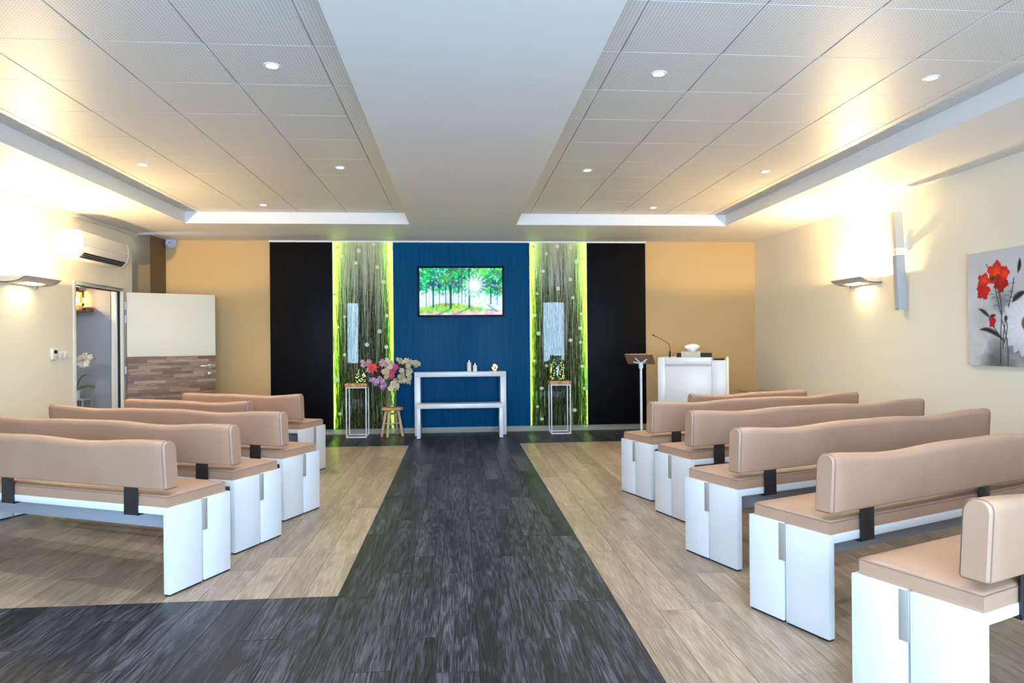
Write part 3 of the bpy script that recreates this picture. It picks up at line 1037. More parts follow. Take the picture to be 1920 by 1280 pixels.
# ---- round wooden stool with a vase of flowers
ST = (-0.965, 10.17)
st = thing('wooden_stool', (ST[0], ST[1], 0), 'round light wooden stool with four splayed legs under the flower vase', 'stool')
MB().lathe([(.001, .378), (.150, .378), (.158, .386), (.160, .410), (.152, .421), (.001, .421)], n=32).build('seat', 'stool_wood', st, smooth=40)
feet = [(-.150, -.050), (-.055, -.155), (.155, -.045), (.060, .150)]
tops = [(-.085, -.03), (-.035, -.095), (.090, -.03), (.04, .09)]
for (fx, fy), (tx, ty) in zip(feet, tops):
    V = []
    for (cx, cy, z_) in ((fx, fy, 0), (tx, ty, .378)):
        V += [(cx - .019, cy - .016, z_), (cx + .019, cy - .016, z_), (cx + .019, cy + .016, z_), (cx - .019, cy + .016, z_)]
    MB().add(V, [(0, 3, 2, 1), (4, 5, 6, 7), (0, 1, 5, 4), (1, 2, 6, 5), (2, 3, 7, 6), (3, 0, 4, 7)]).build('leg', 'stool_wood', st, bevel=.003)
lerp = lambda p, q, t: (p[0] + (q[0] - p[0]) * t, p[1] + (q[1] - p[1]) * t)
for i, j, t in ((0, 2, .50), (1, 3, .42), (1, 2, .86), (0, 3, .86)):
    p, q = lerp(feet[i], tops[i], t), lerp(feet[j], tops[j], t)
    MB().tube([(p[0], p[1], .378 * t), (q[0], q[1], .378 * t)], .010, 8).build('stretcher', 'stool_wood', st, smooth=40)
VZ = .4215
vs = thing('flower_vase', (ST[0] - .015, ST[1], VZ), 'clear glass cylinder vase on the wooden stool', 'vase')
MB().lathe([(.001, .003), (.074, .003), (.079, .012), (.079, .255), (.083, .262)], n=28).build('glass', 'vase_glass', vs, smooth=60)
MB().lathe([(.001, .006), (.072, .006), (.072, .150), (.001, .150)], n=20).build('water', 'vase_glass', vs, smooth=40)

VC = (ST[0] - .015, ST[1])


def petal(mb, c, dirn, nrm, ln, wd, curl=.25):
    c, d, n = Vector(c), Vector(dirn).normalized(), Vector(nrm).normalized()
    s_ = d.cross(n).normalized()
    rows = [(0, .25, 0), (.35, .9, .10), (.7, 1.0, .06), (1.0, .35, -curl)]
    V = []
    for t, wf, h_ in rows:
        p = c + d * ln * t + n * ln * h_
        V += [p - s_ * wd * .5 * wf, p + n * ln * -.05, p + s_ * wd * .5 * wf]
    F = []
    for k in range(len(rows) - 1):
        for q in range(2):
            F.append((k * 3 + q, k * 3 + q + 1, (k + 1) * 3 + q + 1, (k + 1) * 3 + q))
    mb.add(V, F)


def blossom(c, nrm, r, n, wd, rs, layers=1):
    mb = MB()
    nv = Vector(nrm).normalized()
    a = Vector((0, 0, 1)) if abs(nv.z) < .8 else Vector((1, 0, 0))
    e1 = nv.cross(a).normalized()
    e2 = nv.cross(e1)
    for l in range(layers):
        tilt = .25 + .55 * l
        o_ = rs.random() * 6
        for k in range(n):
            an_ = o_ + 2 * PI * k / n
            d = (e1 * math.cos(an_) + e2 * math.sin(an_)) * 1.0 + nv * tilt
            petal(mb, Vector(c) + nv * .002 * l, d, nv - d * .2, r * (1 - .18 * l), wd * r)
    return mb


BQ = thing('bouquet', (VC[0], VC[1], VZ + .012), 'bouquet of coral, pink, lilac and cream flowers in the glass vase', 'flowers')


def flower(kind, heads, label, seed, group=None):
    """one stem out of the vase; heads = offsets (dx, dy, z) of its blossoms"""
    rs = random.Random(seed)
    o = bpy.data.objects.new('flower_spray', None)
    COL.objects.link(o)
    o.parent = BQ
    o['label'] = label
    cx = sum(h[0] for h in heads) / len(heads)
    cy = sum(h[1] for h in heads) / len(heads)
    cz = min(h[2] for h in heads)
    an_ = math.atan2(cy, cx) + rs.uniform(-.4, .4)
    mouth = (.055 * math.cos(an_), .055 * math.sin(an_), .26)
    base = (-.035 * math.cos(an_), -.035 * math.sin(an_), 0.004)
    stem = MB().tube([base, mouth, ((cx + mouth[0]) / 2, (cy + mouth[1]) / 2, (cz - VZ + .22) / 2 + .04), (cx, cy, cz - VZ - .02)], .0035, 6)
    for h in heads:
        stem.tube([(cx, cy, cz - VZ - .02), (h[0] * .7 + cx * .3, h[1] * .7 + cy * .3 + .01, h[2] - VZ - .02), (h[0], h[1] + .012, h[2] - VZ - .012)], .0022, 5)
    stem.build('stem', 'stem_green', o, smooth=60)
    if kind in ('cream', 'blush', 'lilac'):
        heads = [q for h in heads for q in (h, (h[0] + rs.uniform(-.03, .03), h[1] + rs.uniform(.0, .05), h[2] + rs.uniform(-.03, .03)), (h[0] + rs.uniform(-.035, .035), h[1] + rs.uniform(-.01, .04), h[2] + rs.uniform(-.035, .035)))]
    for h in heads:
        nrm = (h[0] * .8 + rs.uniform(-.35, .35), -.9, rs.uniform(-.3, .6))
        c_ = (h[0], h[1], h[2] - VZ - .012)
        if kind == 'coral':
            p, mt_ = blossom(c_, nrm, .082, 7, .46, rs, 3), 'petal_coral'
        elif kind == 'wine':
            p, mt_ = blossom(c_, nrm, .06, 7, .6, rs, 3), 'petal_wine'
        elif kind == 'pink':
            p, mt_ = blossom(c_, nrm, .052, 8, .75, rs, 3), 'petal_pink'
        else:
            p, mt_ = blossom(c_, nrm, rs.uniform(.034, .046), 5, .62, rs, 2), {'cream': 'petal_cream', 'blush': 'petal_blush', 'lilac': 'petal_lilac'}[kind]
        nf = len(p.f)
        p.ball(Vector(c_) + Vector(nrm).normalized() * .008, .0055, 6)
        bo = p.build('blossom', mt_, o, fix=False, smooth=60)
        bo.data.materials.append(MATS['pollen'])
        for pl in bo.data.polygons[nf:]:
            pl.material_index = 1


def spot(px, py, dy=0.0):
    """a bouquet position given in the photograph's frame, laid out on the bouquet's own upright plane"""
    return ((px - 739.5) * .00785, dy, 1.131 - (py - 672) * .00779)


GF = 'flowers in the glass vase'
flower('coral', [spot(708, 689, -.09)], 'large coral-red flower at the left of the bouquet', 1, GF)
flower('wine', [spot(720, 694, -.03), spot(724, 676, .03)], 'dark wine-red flowers behind the coral bloom', 2, GF)
flower('pink', [spot(744, 695, -.10), spot(742, 704, -.12), spot(748, 688, -.08)], 'bright pink flowers in the middle of the bouquet', 3, GF)
flower('blush', [spot(692, 681, -.02), spot(699, 677, .0), spot(700, 686, -.05), spot(702, 694, -.07)], 'pale pink spray at the far left of the bouquet', 4, GF)
flower('blush', [spot(722, 679, -.06), spot(728, 683, -.06), spot(732, 677, .0)], 'pale pink spray at the top of the bouquet', 5, GF)
flower('lilac', [spot(709, 711, -.08), spot(716, 714, -.10), spot(713, 719, -.06), spot(722, 709, -.12)], 'lilac-pink spray at the lower left of the bouquet', 6, GF)
flower('lilac', [spot(727, 713, -.13), spot(729, 721, -.11), spot(724, 725, -.07)], 'lilac flower cluster hanging in front of the vase rim', 7, GF)
flower('cream', [spot(737, 679, -.04), spot(742, 681, -.06), spot(740, 688, -.09)], 'cream flower spray at the top centre of the bouquet', 8, GF)
flower('cream', [spot(757, 677, .0), spot(763, 679, -.03), spot(770, 676, .0), spot(774, 681, -.02), spot(772, 686, -.04)], 'cream orchid spray at the upper right of the bouquet', 9, GF)
flower('cream', [spot(783, 680, -.02), spot(788, 684, -.03), spot(791, 683, .0)], 'small cream orchid tip reaching out over the console', 10, GF)
flower('cream', [spot(760, 694, -.08), spot(762, 702, -.10), spot(757, 706, -.10), spot(764, 710, -.07), spot(759, 714, -.09)], 'cream orchid spray hanging at the right of the bouquet', 11, GF)
flower('cream', [spot(775, 693, -.03), spot(772, 700, -.04), spot(774, 709, -.03), spot(770, 713, -.05)], 'cream orchid spray nearest to the console corner', 12, GF)
flower('cream', [spot(747, 716, -.12), spot(752, 721, -.11), spot(744, 724, -.12), spot(748, 729, -.10), spot(739, 728, -.10)], 'cream flower cluster drooping over the vase front', 13, GF)
flower('cream', [spot(729, 697, -.10), spot(733, 703, -.12), spot(735, 696, -.11)], 'cream blooms in the centre of the bouquet', 14, GF)


def foliage(label, seed, spots):
    rs = random.Random(seed)
    o = bpy.data.objects.new('foliage', None)
    COL.objects.link(o)
    o.parent = BQ
    o['label'] = label
    sp = [spot(*q) for q in spots]
    c = sp[0]
    MB().tube([(0, 0, .004), (c[0] * .2, -.03, .26), (c[0] * .8, c[1], c[2] - VZ - .03)], .003, 6).build('stem', 'stem_green', o, smooth=60)
    for q in sp:
        for k in range(7):
            mb = MB()
            an_ = rs.uniform(0, 6.28)
            petal(mb, (q[0], q[1], q[2] - VZ - .012), (math.cos(an_), -.3, math.sin(an_)), (0, -1, .2), .105, .055, .15)
            mb.build('leaf', 'leaf_dark', o, fix=False, smooth=60)


foliage('dark leaves at the lower left of the bouquet', 21, [(713, 703, -.03), (706, 706, .0)])
foliage('dark leaves in the middle of the bouquet', 22, [(739, 712, -.05), (733, 690, .0)])
foliage('dark leaves at the upper right of the bouquet', 23, [(762, 686, .03), (768, 697, .03)])

# ---- white music stand, tissue box, microphone, pulpit
ls = thing('music_stand', (2.44, 9.02, 0), 'white music stand with a tilted wooden plate before the dark panel', 'music stand')
MB().lathe([(.001, 0), (.15, 0), (.15, .008), (.03, .016), (.02, .03)], n=28).build('base', 'white_metal', ls, smooth=40)
MB().tube([(0, 0, .02), (0, 0, 1.04)], .0165, 14).build('pole', 'white_metal', ls, smooth=40)
MB().lathe([(.024, .99), (.030, 1.0), (.030, 1.055), (.020, 1.07)], n=14).build('collar', 'white_metal', ls, smooth=40)
arm = MB()
for sx in (-1, 1):
    for sy in (-1, 1):
        arm.tube([(0, 0, 1.06), (sx * .09, sy * .05, 1.104 - sy * .026)], .009, 8)
arm.build('bracket', 'white_metal', ls, smooth=40)
xf = Matrix.Translation((-.012, .0, 1.118)) @ Matrix.Rotation(rad(-24), 4, 'Z') @ Matrix.Rotation(rad(-28), 4, 'X')
poly = []
for cx, cy, a0 in ((.160, .118, 0), (-.160, .118, 90), (-.160, -.118, 180), (.160, -.118, 270)):
    for k in range(5):
        a = rad(a0 + 22.5 * k)
        poly.append((cx + .025 * math.cos(a), cy + .025 * math.sin(a)))
MB().prism(poly, -.007, .007, 'z').build('plate', 'brown_board', ls, xf=xf, smooth=40)

PR = rad(-22)
pu = thing('pulpit', (3.393, 9.60, 0), 'white pulpit with a recessed front panel beside the music stand', 'pulpit', rz=PR)


def on_pulpit(s_, d_):
    c, n = math.cos(PR), math.sin(PR)
    return (3.393 + s_ * c - d_ * n, 9.60 + s_ * n + d_ * c, 1.1105)


fx0, fx1 = -.505, .455
MB().box(fx0, fx1 - .16, -.24, .24, 0, 1.02).build('body', 'white_lacquer', pu, bevel=.003)
MB().box(fx0, fx0 + .105, -.275, -.24, 0, 1.125).build('front_post', 'white_lacquer', pu, bevel=.003)
MB().box(fx0 + .106, fx1 - .225, -.275, -.24, 1.022, 1.125).build('front_rail', 'white_lacquer', pu, bevel=.003)
MB().box(fx0 + .106, fx1 - .226, -.256, -.2405, .02, 1.02).build('front_panel', 'white_lacquer', pu, bevel=.002)
MB().box(fx0, fx0 + .03, -.2395, .24, 1.021, 1.125).build('side_board', 'white_lacquer', pu, bevel=.003)
MB().box(fx0 + .031, fx1 - .225, .21, .24, 1.021, 1.125).build('rear_board', 'white_lacquer', pu, bevel=.003)
MB().box(fx1 - .224, fx1 - .035, -.268, .24, 0, 1.082).build('side_cabinet', 'white_lacquer', pu, bevel=.003)
MB().box(fx1 - .034, fx1, -.262, .24, 0, 1.122).build('end_board', 'cream_paint', pu, bevel=.003)  # cream colour stands in for warm sconce light on the white board
MB().box(fx1 - .20, fx1 - .06, -.20, .18, 1.0825, 1.100).build('dark_opening', 'black_rubber', pu, bevel=.002)  # black slab standing in for the dark of the side opening
MB().box(fx0 + .031, fx1 - .225, -.2395, .2095, 1.094, 1.110).build('desk_board', 'white_lacquer', pu)
mc = thing('microphone', on_pulpit(-.345, -.16), 'slim black gooseneck microphone standing on the pulpit', 'microphone')
MB().lathe([(.022, 0), (.022, .012), (.012, .018), (.011, .09), (.006, .10)], n=14).build('socket', 'black_plastic', mc, smooth=40)
MB().tube([(0, 0, .09), (.0, 0, .17), (-.012, 0, .20), (-.12, -.02, .268), (-.245, -.04, .325)], .0035, 8).build('gooseneck', 'black_plastic', mc, smooth=60)
MB().tube([(-.238, -.039, .322), (-.262, -.043, .333)], [.008, .009], 10).build('capsule', 'black_rubber', mc, smooth=40)
tb = thing('tissue_box', on_pulpit(-.05, -.13), 'beige tissue box with a white tissue sticking out on the pulpit', 'tissue box', rz=PR)
MB().box(-.135, .125, -.07, .07, 0, .095).build('carton', 'linen_box', tb, bevel=.003)
ts = MB()
rs = random.Random(9)
ring = []
for lv, (rr_, zz_) in enumerate(((.035, .0955), (.085, .13), (.105, .16), (.075, .19))):
    for k in range(14):
        a = 2 * PI * k / 14
        q = rr_ * (1 + .22 * math.sin(3 * a + lv))
        ring.append((q * math.cos(a) * 1.0, q * .35 * math.sin(a), zz_ + .012 * math.sin(2 * a + lv * 1.3)))
F = [(l * 14 + k, l * 14 + (k + 1) % 14, (l + 1) * 14 + (k + 1) % 14, (l + 1) * 14 + k) for l in range(3) for k in range(14)]
F.append(tuple(42 + k for k in range(14)))
ts.add(ring, F).build('tissue', 'tissue', tb, smooth=70)
bx = thing('black_speaker_box', on_pulpit(.11, .03), 'small black box behind the tissue box on the pulpit', 'box', rz=PR)
bb = MB().box(-.37, .115, -.06, .06, 0, .070).build('case', 'black_plastic', bx, bevel=.006)
MB().box(-.36, .105, -.0615, -.0602, .008, .062).build('grille', 'black_rubber', bx)

# ---- gold wire side table in the right corner
wt = thing('wire_table', (4.42, 9.93, 0), 'small gold wire-frame side table in the right corner', 'table')
a, h = .175, .605
for sx in (-1, 1):
    for sy in (-1, 1):
        MB().box(sx * a - .006, sx * a + .006, sy * a - .006, sy * a + .006, 0, h).build('leg', 'wire_gold', wt)
for nm, z_ in (('top_frame', h - .006), ('base_frame', .0062)):
    f = MB()
    for s in (-1, 1):
        f.box(-a + .006, a - .006, s * a - .006, s * a + .006, z_ - .006, z_ + .006)
        f.box(s * a - .006, s * a + .006, -a + .006, a - .006, z_ - .006, z_ + .006)
    f.build(nm, 'wire_gold', wt)
MB().box(-a + .007, a - .007, -a + .007, a - .007, h - .010, h - .004).build('glass_top', 'clear_glass', wt)

# ================================================================ WALL FITTINGS
# ---- uplighter sconces; the light of each is its own tube and diffuser
def sconce(sg, yc, label):
    """sg +1: on the right wall, -1: on the left wall"""
    xw = XR if sg > 0 else XL
    o = thing('wall_sconce', (xw, yc, 1.98), label, 'wall lamp', 'uplighter sconces')
    hl, p, t = .305, .245, .006
    low = [(0, 0), (.06, -.002), (.12, .002), (.17, .014), (.21, .034), (p, .062)]
    # shell with a rectangular opening for the diffuser
    sh = MB()
    X = lambda v: -sg * v
    ho, h0, h1 = .150, .05, .165

    def strip(q0, q1, y0, y1):
        (a0, z0), (a1, z1) = q0, q1
        V = [(X(a0), y0, z0), (X(a1), y0, z1), (X(a1), y1, z1), (X(a0), y1, z0), (X(a0), y0, z0 + t), (X(a1), y0, z1 + t), (X(a1), y1, z1 + t), (X(a0), y1, z0 + t)]
        sh.add(V, [(0, 3, 2, 1), (4, 5, 6, 7), (0, 1, 5, 4), (1, 2, 6, 5), (2, 3, 7, 6), (3, 0, 4, 7)])
    for k in range(5):
        if k in (1, 2):
            strip(low[k], low[k + 1], -hl, -ho)
            strip(low[k], low[k + 1], ho, hl)
        else:
            strip(low[k], low[k + 1], -hl, hl)
    for y0 in (-hl, hl - t):
        poly = [(X(a), z) for a, z in low] + [(X(0), .062)]
        sh.prism(poly, y0, y0 + t, 'y')
    sh.build('shell', 'tray_grey', o, fix=True)
    MB().box(min(X(0.0005), X(.008)), max(X(0.0005), X(.008)), -hl + .02, hl - .02, .004, .062).build('back_plate', 'tray_grey', o)
    MB().box(min(X(.058), X(.168)), max(X(.058), X(.168)), -ho - .005, ho + .005, .0185, .021).build('diffuser', 'warm_glow', o)
    MB().box(min(X(.001), X(.02)), max(X(.001), X(.02)), hl - .06, hl - .02, -.025, -.001).build('bracket', 'tray_grey', o)
    MB().tube([(X(.11), -.06, .040), (X(.11), .06, .040)], .006, 8).build('tube_bulb', 'warm_glow', o, smooth=60)
    lamp('uplight', 'POINT', (X(.11), 0, .050), SCONCE_W, (1.0, 0.69, 0.32), o, shadow_soft_size=.02)
    return o


sconce(-1, 7.285, 'lit curved uplighter on the left wall beside the doorway')
sconce(1, 7.485, 'lit curved uplighter on the right wall beside the column loudspeaker')

# ---- air conditioner
ac = thing('air_conditioner', (XL, 8.05, 2.335), 'white split air conditioner mounted above the doorway', 'air conditioner')
prof = [(.0, .02), (.06, .0), (.15, .02), (.205, .075), (.222, .14), (.222, .25), (.21, .30), (.17, .325), (0, .325)]
MB().prism(prof, 0.012, 1.06, 'y').build('body', 'white_plastic', ac, bevel=.006)
MB().prism([(a * 1.01, z_ * 1.003) for a, z_ in prof], 0, .011, 'y').build('end_cap', 'white_plastic', ac, bevel=.003)
MB().prism([(a * 1.01, z_ * 1.003) for a, z_ in prof], 1.061, 1.072, 'y').build('end_cap', 'white_plastic', ac, bevel=.003)
MB().prism([(.150, .0185), (.206, .0735), (.2085, .0715), (.1525, .0165)], .05, 1.02, 'y').build('air_outlet', 'dark_void', ac)
for k in range(3):
    a, z_ = .160 + .016 * k, .024 + .016 * k
    MB().prism([(a, z_), (a + .012, z_ - .006), (a + .013, z_ - .004), (a + .001, z_ + .002)], .055, 1.015, 'y').build('louvre', 'grey_plastic', ac)
MB().box(.2225, .2235, .02, 1.05, .158, .161).build('panel_gap', 'grey_plastic', ac)
MB().box(.2225, .2240, .52, .56, .186, .192).build('badge', 'grey_plastic', ac)

# ---- thermostat and switches
th = thing('thermostat', (XL, 7.87, 1.27), 'small white thermostat with a dark display by the doorway', 'thermostat')
MB().box(.001, .022, -.058, .058, -.06, .06).build('housing', 'white_plastic', th, bevel=.004)
MB().box(.0222, .0232, -.030, .030, .004, .042).build('display', 'black_plastic', th)
for q in (-1, 0, 1):
    MB().box(.0222, .0242, q * .026 - .008, q * .026 + .008, -.040, -.024).build('button', 'grey_plastic', th)
for yy, lb in ((8.005, 'white light switch next to the thermostat'), (8.093, 'white light switch nearest to the door frame')):
    sw = thing('light_switch', (XL, yy, 1.252), lb, 'switch', 'pair of light switches')
    MB().box(.001, .010, -.041, .041, -.041, .041).build('frame', 'white_plastic', sw, bevel=.003)
    MB().box(.0102, .016, -.026, .026, -.026, .026).build('rocker', 'white_lacquer', sw, bevel=.003)

# ---- alarm sounder
sr = thing('alarm_sounder', (-4.165, YB, 2.850), 'round pale alarm sounder high on the tan wall', 'alarm')
rot = Matrix.Rotation(rad(90), 4, 'X')
MB().lathe([(.001, 0.0005), (.078, 0.0005), (.082, .03), (.074, .05), (.001, .05)], n=28).build('base', 'lilac_plastic', sr, xf=rot, smooth=40)
MB().lathe([(.001, .0505), (.062, .0505), (.064, .066), (.048, .082), (.030, .076), (.001, .078)], n=28).build('horn', 'lilac_plastic', sr, xf=rot, smooth=30)
MB().lathe([(.001, .0785), (.008, .0785), (.008, .0805), (.001, .081)], n=12).build('lens', 'dark_void', sr, xf=rot)

# ---- column loudspeaker
sp = thing('column_speaker', (XR, 6.765, 1.66), 'tall slim grey column loudspeaker tilted on the right wall', 'speaker')
tilt = Matrix.Translation((-.062, 0, 0)) @ Matrix.Rotation(rad(-2.6), 4, 'Y')
MB().box(-.047, .047, -.034, .034, 0, .56).build('lower_cabinet', 'grey_plastic', sp, bevel=.004, xf=tilt)
MB().box(-.046, .046, -.033, .033, .5605, .640).build('joint', 'white_plastic', sp, bevel=.003, xf=tilt)
MB().box(-.047, .047, -.034, .034, .6405, 1.01).build('upper_cabinet', 'grille_beige', sp, bevel=.004, xf=tilt)
MB().box(-.0485, -.0472, -.028, .028, .02, .55).build('grille', 'grey_plastic', sp, xf=tilt)
br_ = MB()
br_.box(-.010, -.001, -.035, .035, .60, .78)
br_.box(-.045, -.010, -.006, .006, .62, .70)
br_.build('bracket', 'white_metal', sp, bevel=.002)

# ---- canvas with poppies
NX, NZ = 230, 230
U, V_ = np.meshgrid(np.linspace(0, 1, NX), np.linspace(0, 1, NZ))
n1, n2, n3 = vnoise(U, V_, 3, 21, 4), vnoise(U, V_, 12, 22, 3), vnoise(U, V_, 40, 23, 2)
base = 0.80 + .06 * (n1 - .5)
smoke = np.clip((n1 - .35) * 2.6, 0, 1) * np.clip((.62 - V_) * 2.2, 0, 1) * np.clip((U - .03) * 6, 0, 1)
smoke2 = np.clip(1 - ((U - .40) / .16) ** 2 - ((V_ - .58) / .14) ** 2, 0, 1) * n2 * 1.2
g_ = base - .42 * smoke - .28 * smoke2 - .12 * np.clip((n3 - .62) * 4, 0, 1) * np.clip(.5 - V_, 0, 1)
img = np.stack([g_, g_ * 1.0, g_ * 1.01], -1)
# pale daisy at the right
du, dv = U - .66, V_ - .36
dr, da = np.sqrt(du ** 2 + dv ** 2), np.arctan2(dv, du)
pet = np.clip(1.2 - dr / .27, 0, 1) ** .5 * (.72 + .28 * np.abs(np.sin(da * 10)))
pm = (dr < .26 + .02 * np.sin(da * 20))[..., None] * .75
img = img * (1 - pm) + np.stack([.78 + .2 * pet, .80 + .2 * pet, .84 + .18 * pet], -1) * pm
cm = np.clip((.075 - dr) * 50, 0, 1)[..., None]
img = img * (1 - cm) + np.stack([.45 + .2 * (n3 - .5), .30 + .2 * (n3 - .5), .20 + 0 * n3], -1) * cm


def stroke(pts, wd, col, a=1.0):
    global img
    pts = np.array(pts)
    P_ = []
    for t in np.linspace(0, 1, 90):
        Q = pts.copy()
        while len(Q) > 1:
            Q = Q[:-1] * (1 - t) + Q[1:] * t
        P_.append(Q[0])
    P_ = np.array(P_)
    W = wd(np.linspace(0, 1, 90)) if callable(wd) else np.full(90, wd)
    msk = np.zeros_like(U)
    for (x_, y_), w_ in zip(P_, W):
        msk = np.maximum(msk, np.clip(1.5 - np.sqrt((U - x_) ** 2 + (V_ - y_) ** 2) / max(w_, .0035), 0, 1))
    msk = np.clip(msk, 0, 1)[..., None] * a
    img = img * (1 - msk) + np.array(col) * msk


K = (.12, .11, .10)
for pts in ([(.32, .68), (.36, .50), (.39, .43)], [(.345, .68), (.40, .52), (.385, .40)], [(.39, .45), (.37, .25), (.375, .02)], [(.385, .40), (.47, .22), (.45, .01)],
            [(.43, .40), (.40, .25), (.40, .15)], [(.43, .40), (.47, .33), (.41, .20)], [(.30, .34), (.36, .26), (.40, .22)], [(.46, .50), (.50, .62), (.52, .74)]):
    stroke(pts, .0045, K, .9)
lens = lambda w_: (lambda t: w_ * np.sin(np.clip(t, 0, 1) * PI) + .002)
stroke([(.13, .50), (.20, .48), (.26, .415)], lens(.013), K)
stroke([(.14, .315), (.26, .34), (.41, .22)], lens(.017), K)
stroke([(.50, .54), (.55, .60), (.64, .62)], lens(.022), K)
stroke([(.43, .43), (.435, .41), (.43, .385)], lens(.014), K)
stroke([(.56, .78), (.585, .84), (.58, .90)], lens(.014), K)
stroke([(.22, .89), (.25, .84), (.27, .80)], .004, K)


def bloom(cu, cv, ru, rv, ph, c0, c1):
    global img
    du, dv = (U - cu) / ru, (V_ - cv) / rv
    rr_, aa = np.sqrt(du ** 2 + dv ** 2), np.arctan2(dv, du)
    ed = 1 + .14 * np.sin(aa * 5 + ph) + .05 * np.sin(aa * 13 + ph * 2) + .10 * (n2 - .5)
    mk = np.clip((ed - rr_) * 14, 0, 1)[..., None]
    col = np.array(c0) * (1 - np.clip(rr_, 0, 1)[..., None]) + np.array(c1) * np.clip(rr_, 0, 1)[..., None]
    col = col * (.82 + .4 * n2[..., None])
    img = img * (1 - mk) + col * mk


R0, R1 = (.95, .35, .08), (.82, .07, .05)
bloom(.185, .655, .075, .075, 1.0, R1, (.72, .05, .05))
bloom(.19, .745, .07, .065, 2.0, R0, R1)
bloom(.335, .80, .095, .10, 0.5, R0, R1)
bloom(.385, .715, .075, .08, 2.8, (.80, .08, .05), (.62, .05, .04))
bloom(.425, .795, .05, .05, 1.7, R0, R1)
bloom(.285, .385, .038, .055, .6, R1, (.66, .05, .05))
stroke([(.27, .43), (.29, .44), (.31, .435)], .010, K)
stroke([(.285, .755), (.295, .76), (.305, .758)], .018, (.25, .22, .12))
for (x_, y_) in ((.25, .62), (.28, .59), (.33, .63), (.42, .60), (.44, .55), (.47, .58), (.46, .63), (.30, .52), (.36, .47), (.48, .70)):
    stroke([(x_, y_), (x_ + .02, y_ + .006), (x_ + .05, y_)], .0022, (.3, .3, .3), .7)
cv = thing('poppy_canvas', (XR, 5.872, 1.118), 'canvas print of red poppies on grey hanging on the right wall', 'picture')
MB().box(-.034, -.001, -1.0, 0, 0, .998).build('stretcher', 'tissue', cv, bevel=.003)
picture_mesh('print', NX, NZ, (-.0346, -.001, .001), (0, -.998, 0), (0, 0, .996), np.clip(img, 0, 1), 'canvas_picture', cv)

# ---- recessed downlights
SPOTS = [(-1.101, 4.235, 'second tile row on the left, nearest the plaster beam'), (-1.102, 6.650, 'left of the plaster beam, farther from the viewer'),
         (-2.32, 8.475, 'at the far end of the left coffer'), (-2.90, 6.630, 'near the left fascia'), (-2.90, 4.215, 'in the left coffer outside the picture'),
         (1.271, 4.220, 'right of the plaster beam, nearest the viewer'), (1.278, 6.645, 'right of the plaster beam, farther from the viewer'),
         (2.468, 8.470, 'at the far end of the right coffer'), (3.063, 6.605, 'near the right fascia, farther from the viewer'), (3.048, 4.185, 'near the right fascia, nearest the viewer'),
         (-1.1, 1.82, 'over the viewer left of the beam'), (1.27, 1.82, 'over the viewer right of the beam'), (-2.9, 1.82, 'over the viewer near the left fascia'), (3.05, 1.82, 'over the viewer near the right fascia')]
for (x, y, lb) in SPOTS:
    o = thing('downlight', (x, y, ZT), 'round recessed ceiling spotlight ' + lb, 'ceiling light', 'recessed ceiling spotlights')
    MB().lathe([(.034, -.001), (.036, -.005), (.046, -.006), (.052, -.003), (.052, 0.0012)], n=24).build('trim_ring', 'white_metal', o, smooth=40)
    MB().lathe([(.001, -.0022), (.033, -.0022), (.033, .0008), (.001, .0008)], n=20).build('lens', 'spot_glow', o)
    lamp('spotlight', 'SPOT', (0, 0, -.012), SPOT_W, (0.95, 0.95, 0.95), o, spot_size=rad(125), spot_blend=.9, shadow_soft_size=.03)

# ================================================================ SIDE ROOM THINGS
YI = 9.47
sf = thing('lamp_shelf', (-4.965, YI, 1.80), 'small brown wall shelf carrying a lamp inside the side room', 'shelf')
MB().box(-.20, .18, -.16, 0, 0, .060).build('board', 'shelf_wood', sf, bevel=.003)
MB().box(.12, .165, -.162, -.1602, .015, .045).build('socket_plate', 'black_plastic', sf)
tl_ = thing('table_lamp', (-4.945, YI - .085, 1.8605), 'glowing amber glass lamp on the side room shelf', 'lamp')
MB().lathe([(.06, 0), (.06, .012), (.03, .02)], n=20).build('base', 'shelf_wood', tl_, smooth=40)
MB().lathe([(.070, .012), (.078, .03), (.078, .19), (.070, .20)], n=24).build('shade', 'amber_glass', tl_, smooth=60)
MB().lathe([(.082, .201), (.082, .212), (.02, .22), (.012, .28), (.001, .281)], n=20).build('lid', 'gun_metal', tl_, smooth=40)
MB().ball((0, 0, .10), .026, 12, 1.4).build('bulb', 'amber_bulb', tl_, smooth=60)
lamp('lamp_light', 'POINT', (0, -.09, .10), 7.0, (1.0, .62, .22), tl_, shadow_soft_size=.03)
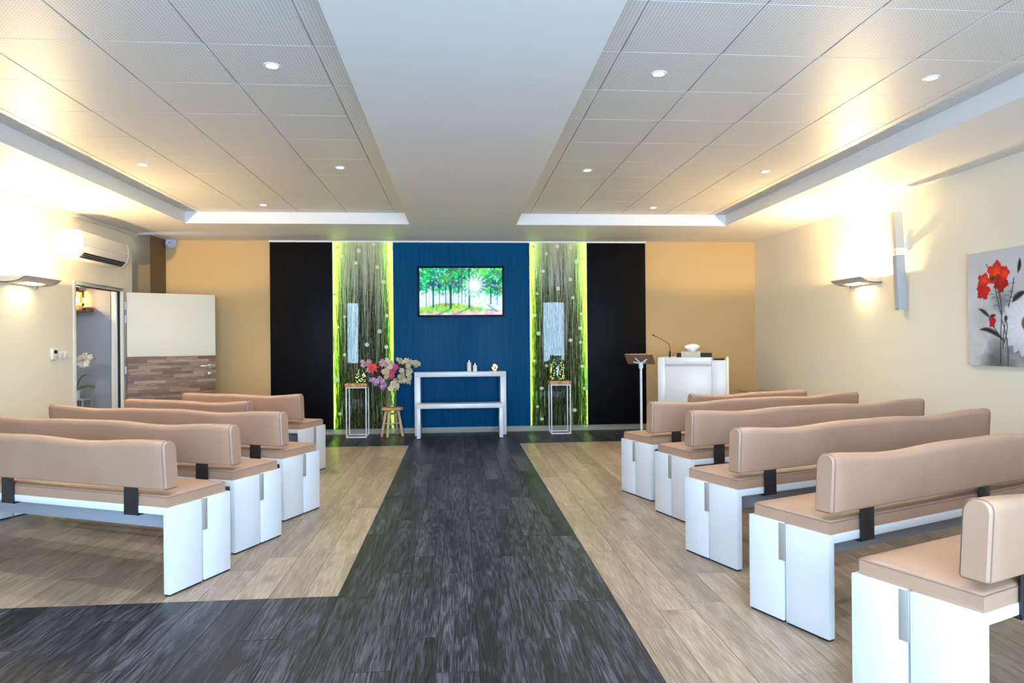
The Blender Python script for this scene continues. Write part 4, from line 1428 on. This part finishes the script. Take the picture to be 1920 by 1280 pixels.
sc_ = thing('side_room_fill', (-5.9, 7.6, 2.55), 'added fill light on the side room ceiling, out of sight', 'ceiling light')  # unseen lamp added to brighten the side room
MB().lathe([(.15, -.04), (.16, -.02), (.16, 0)], n=24).build('housing', 'white_metal', sc_, smooth=40)
lamp('side_room_fill_light', 'POINT', (0, 0, -.10), 16, (.92, .95, 1.0), sc_, shadow_soft_size=.1)
cs = thing('cube_stand', (-4.915, YI - .14, 0), 'grey open cube stand under the potted orchid', 'stand')
for sx in (-1, 1):
    for sy in (-1, 1):
        MB().box(sx * .11 - .008, sx * .11 + .008, sy * .11 - .008, sy * .11 + .008, 0, .652).build('leg', 'grey_plastic', cs)
MB().box(-.12, .12, -.12, .12, .6525, .668).build('top', 'grey_plastic', cs, bevel=.002)
MB().box(-.101, .101, -.101, .101, .20, .212).build('shelf', 'grey_plastic', cs)
oc = thing('potted_orchid', (-4.945, YI - .14, .6685), 'white orchid in a small pale pot seen through the doorway', 'plant')
MB().lathe([(.001, 0), (.045, 0), (.058, .09), (.060, .112), (.052, .112), (.050, .10), (.001, .10)], n=20).build('pot', 'pot_glaze', oc, smooth=40)
MB().tube([(0, 0, .10), (-.01, 0, .25), (0, -.01, .42), (.06, -.02, .52), (.15, -.02, .55), (.26, -.02, .51)], .004, 6).build('stem', 'stem_green', oc, smooth=60)
rs = random.Random(8)
for k in range(5):
    a = [2.8, .3, 1.9, 3.6, .9][k]
    mb = MB()
    petal(mb, (0, 0, .11), (math.cos(a), math.sin(a) * .4 - .2, [.35, .3, 1.6, .9, 1.4][k]), (-.2, -.5, 1), [.16, .24, .22, .14, .26][k], .05, .12)
    mb.build('leaf', 'leaf_green', oc, fix=False, smooth=60)
for k, (xx, zz_) in enumerate(((-.005, .44), (.04, .50), (.075, .46), (.09, .53), (.13, .50), (.15, .56), (.18, .50), (.21, .54), (.10, .44), (.16, .45))):
    blossom((xx, -.04 - .02 * (k % 2), zz_), (rs.uniform(-.3, .3), -1, rs.uniform(0, .4)), .042, 5, .85, rs, 2).build('blossom', 'petal_white', oc, fix=False, smooth=60)
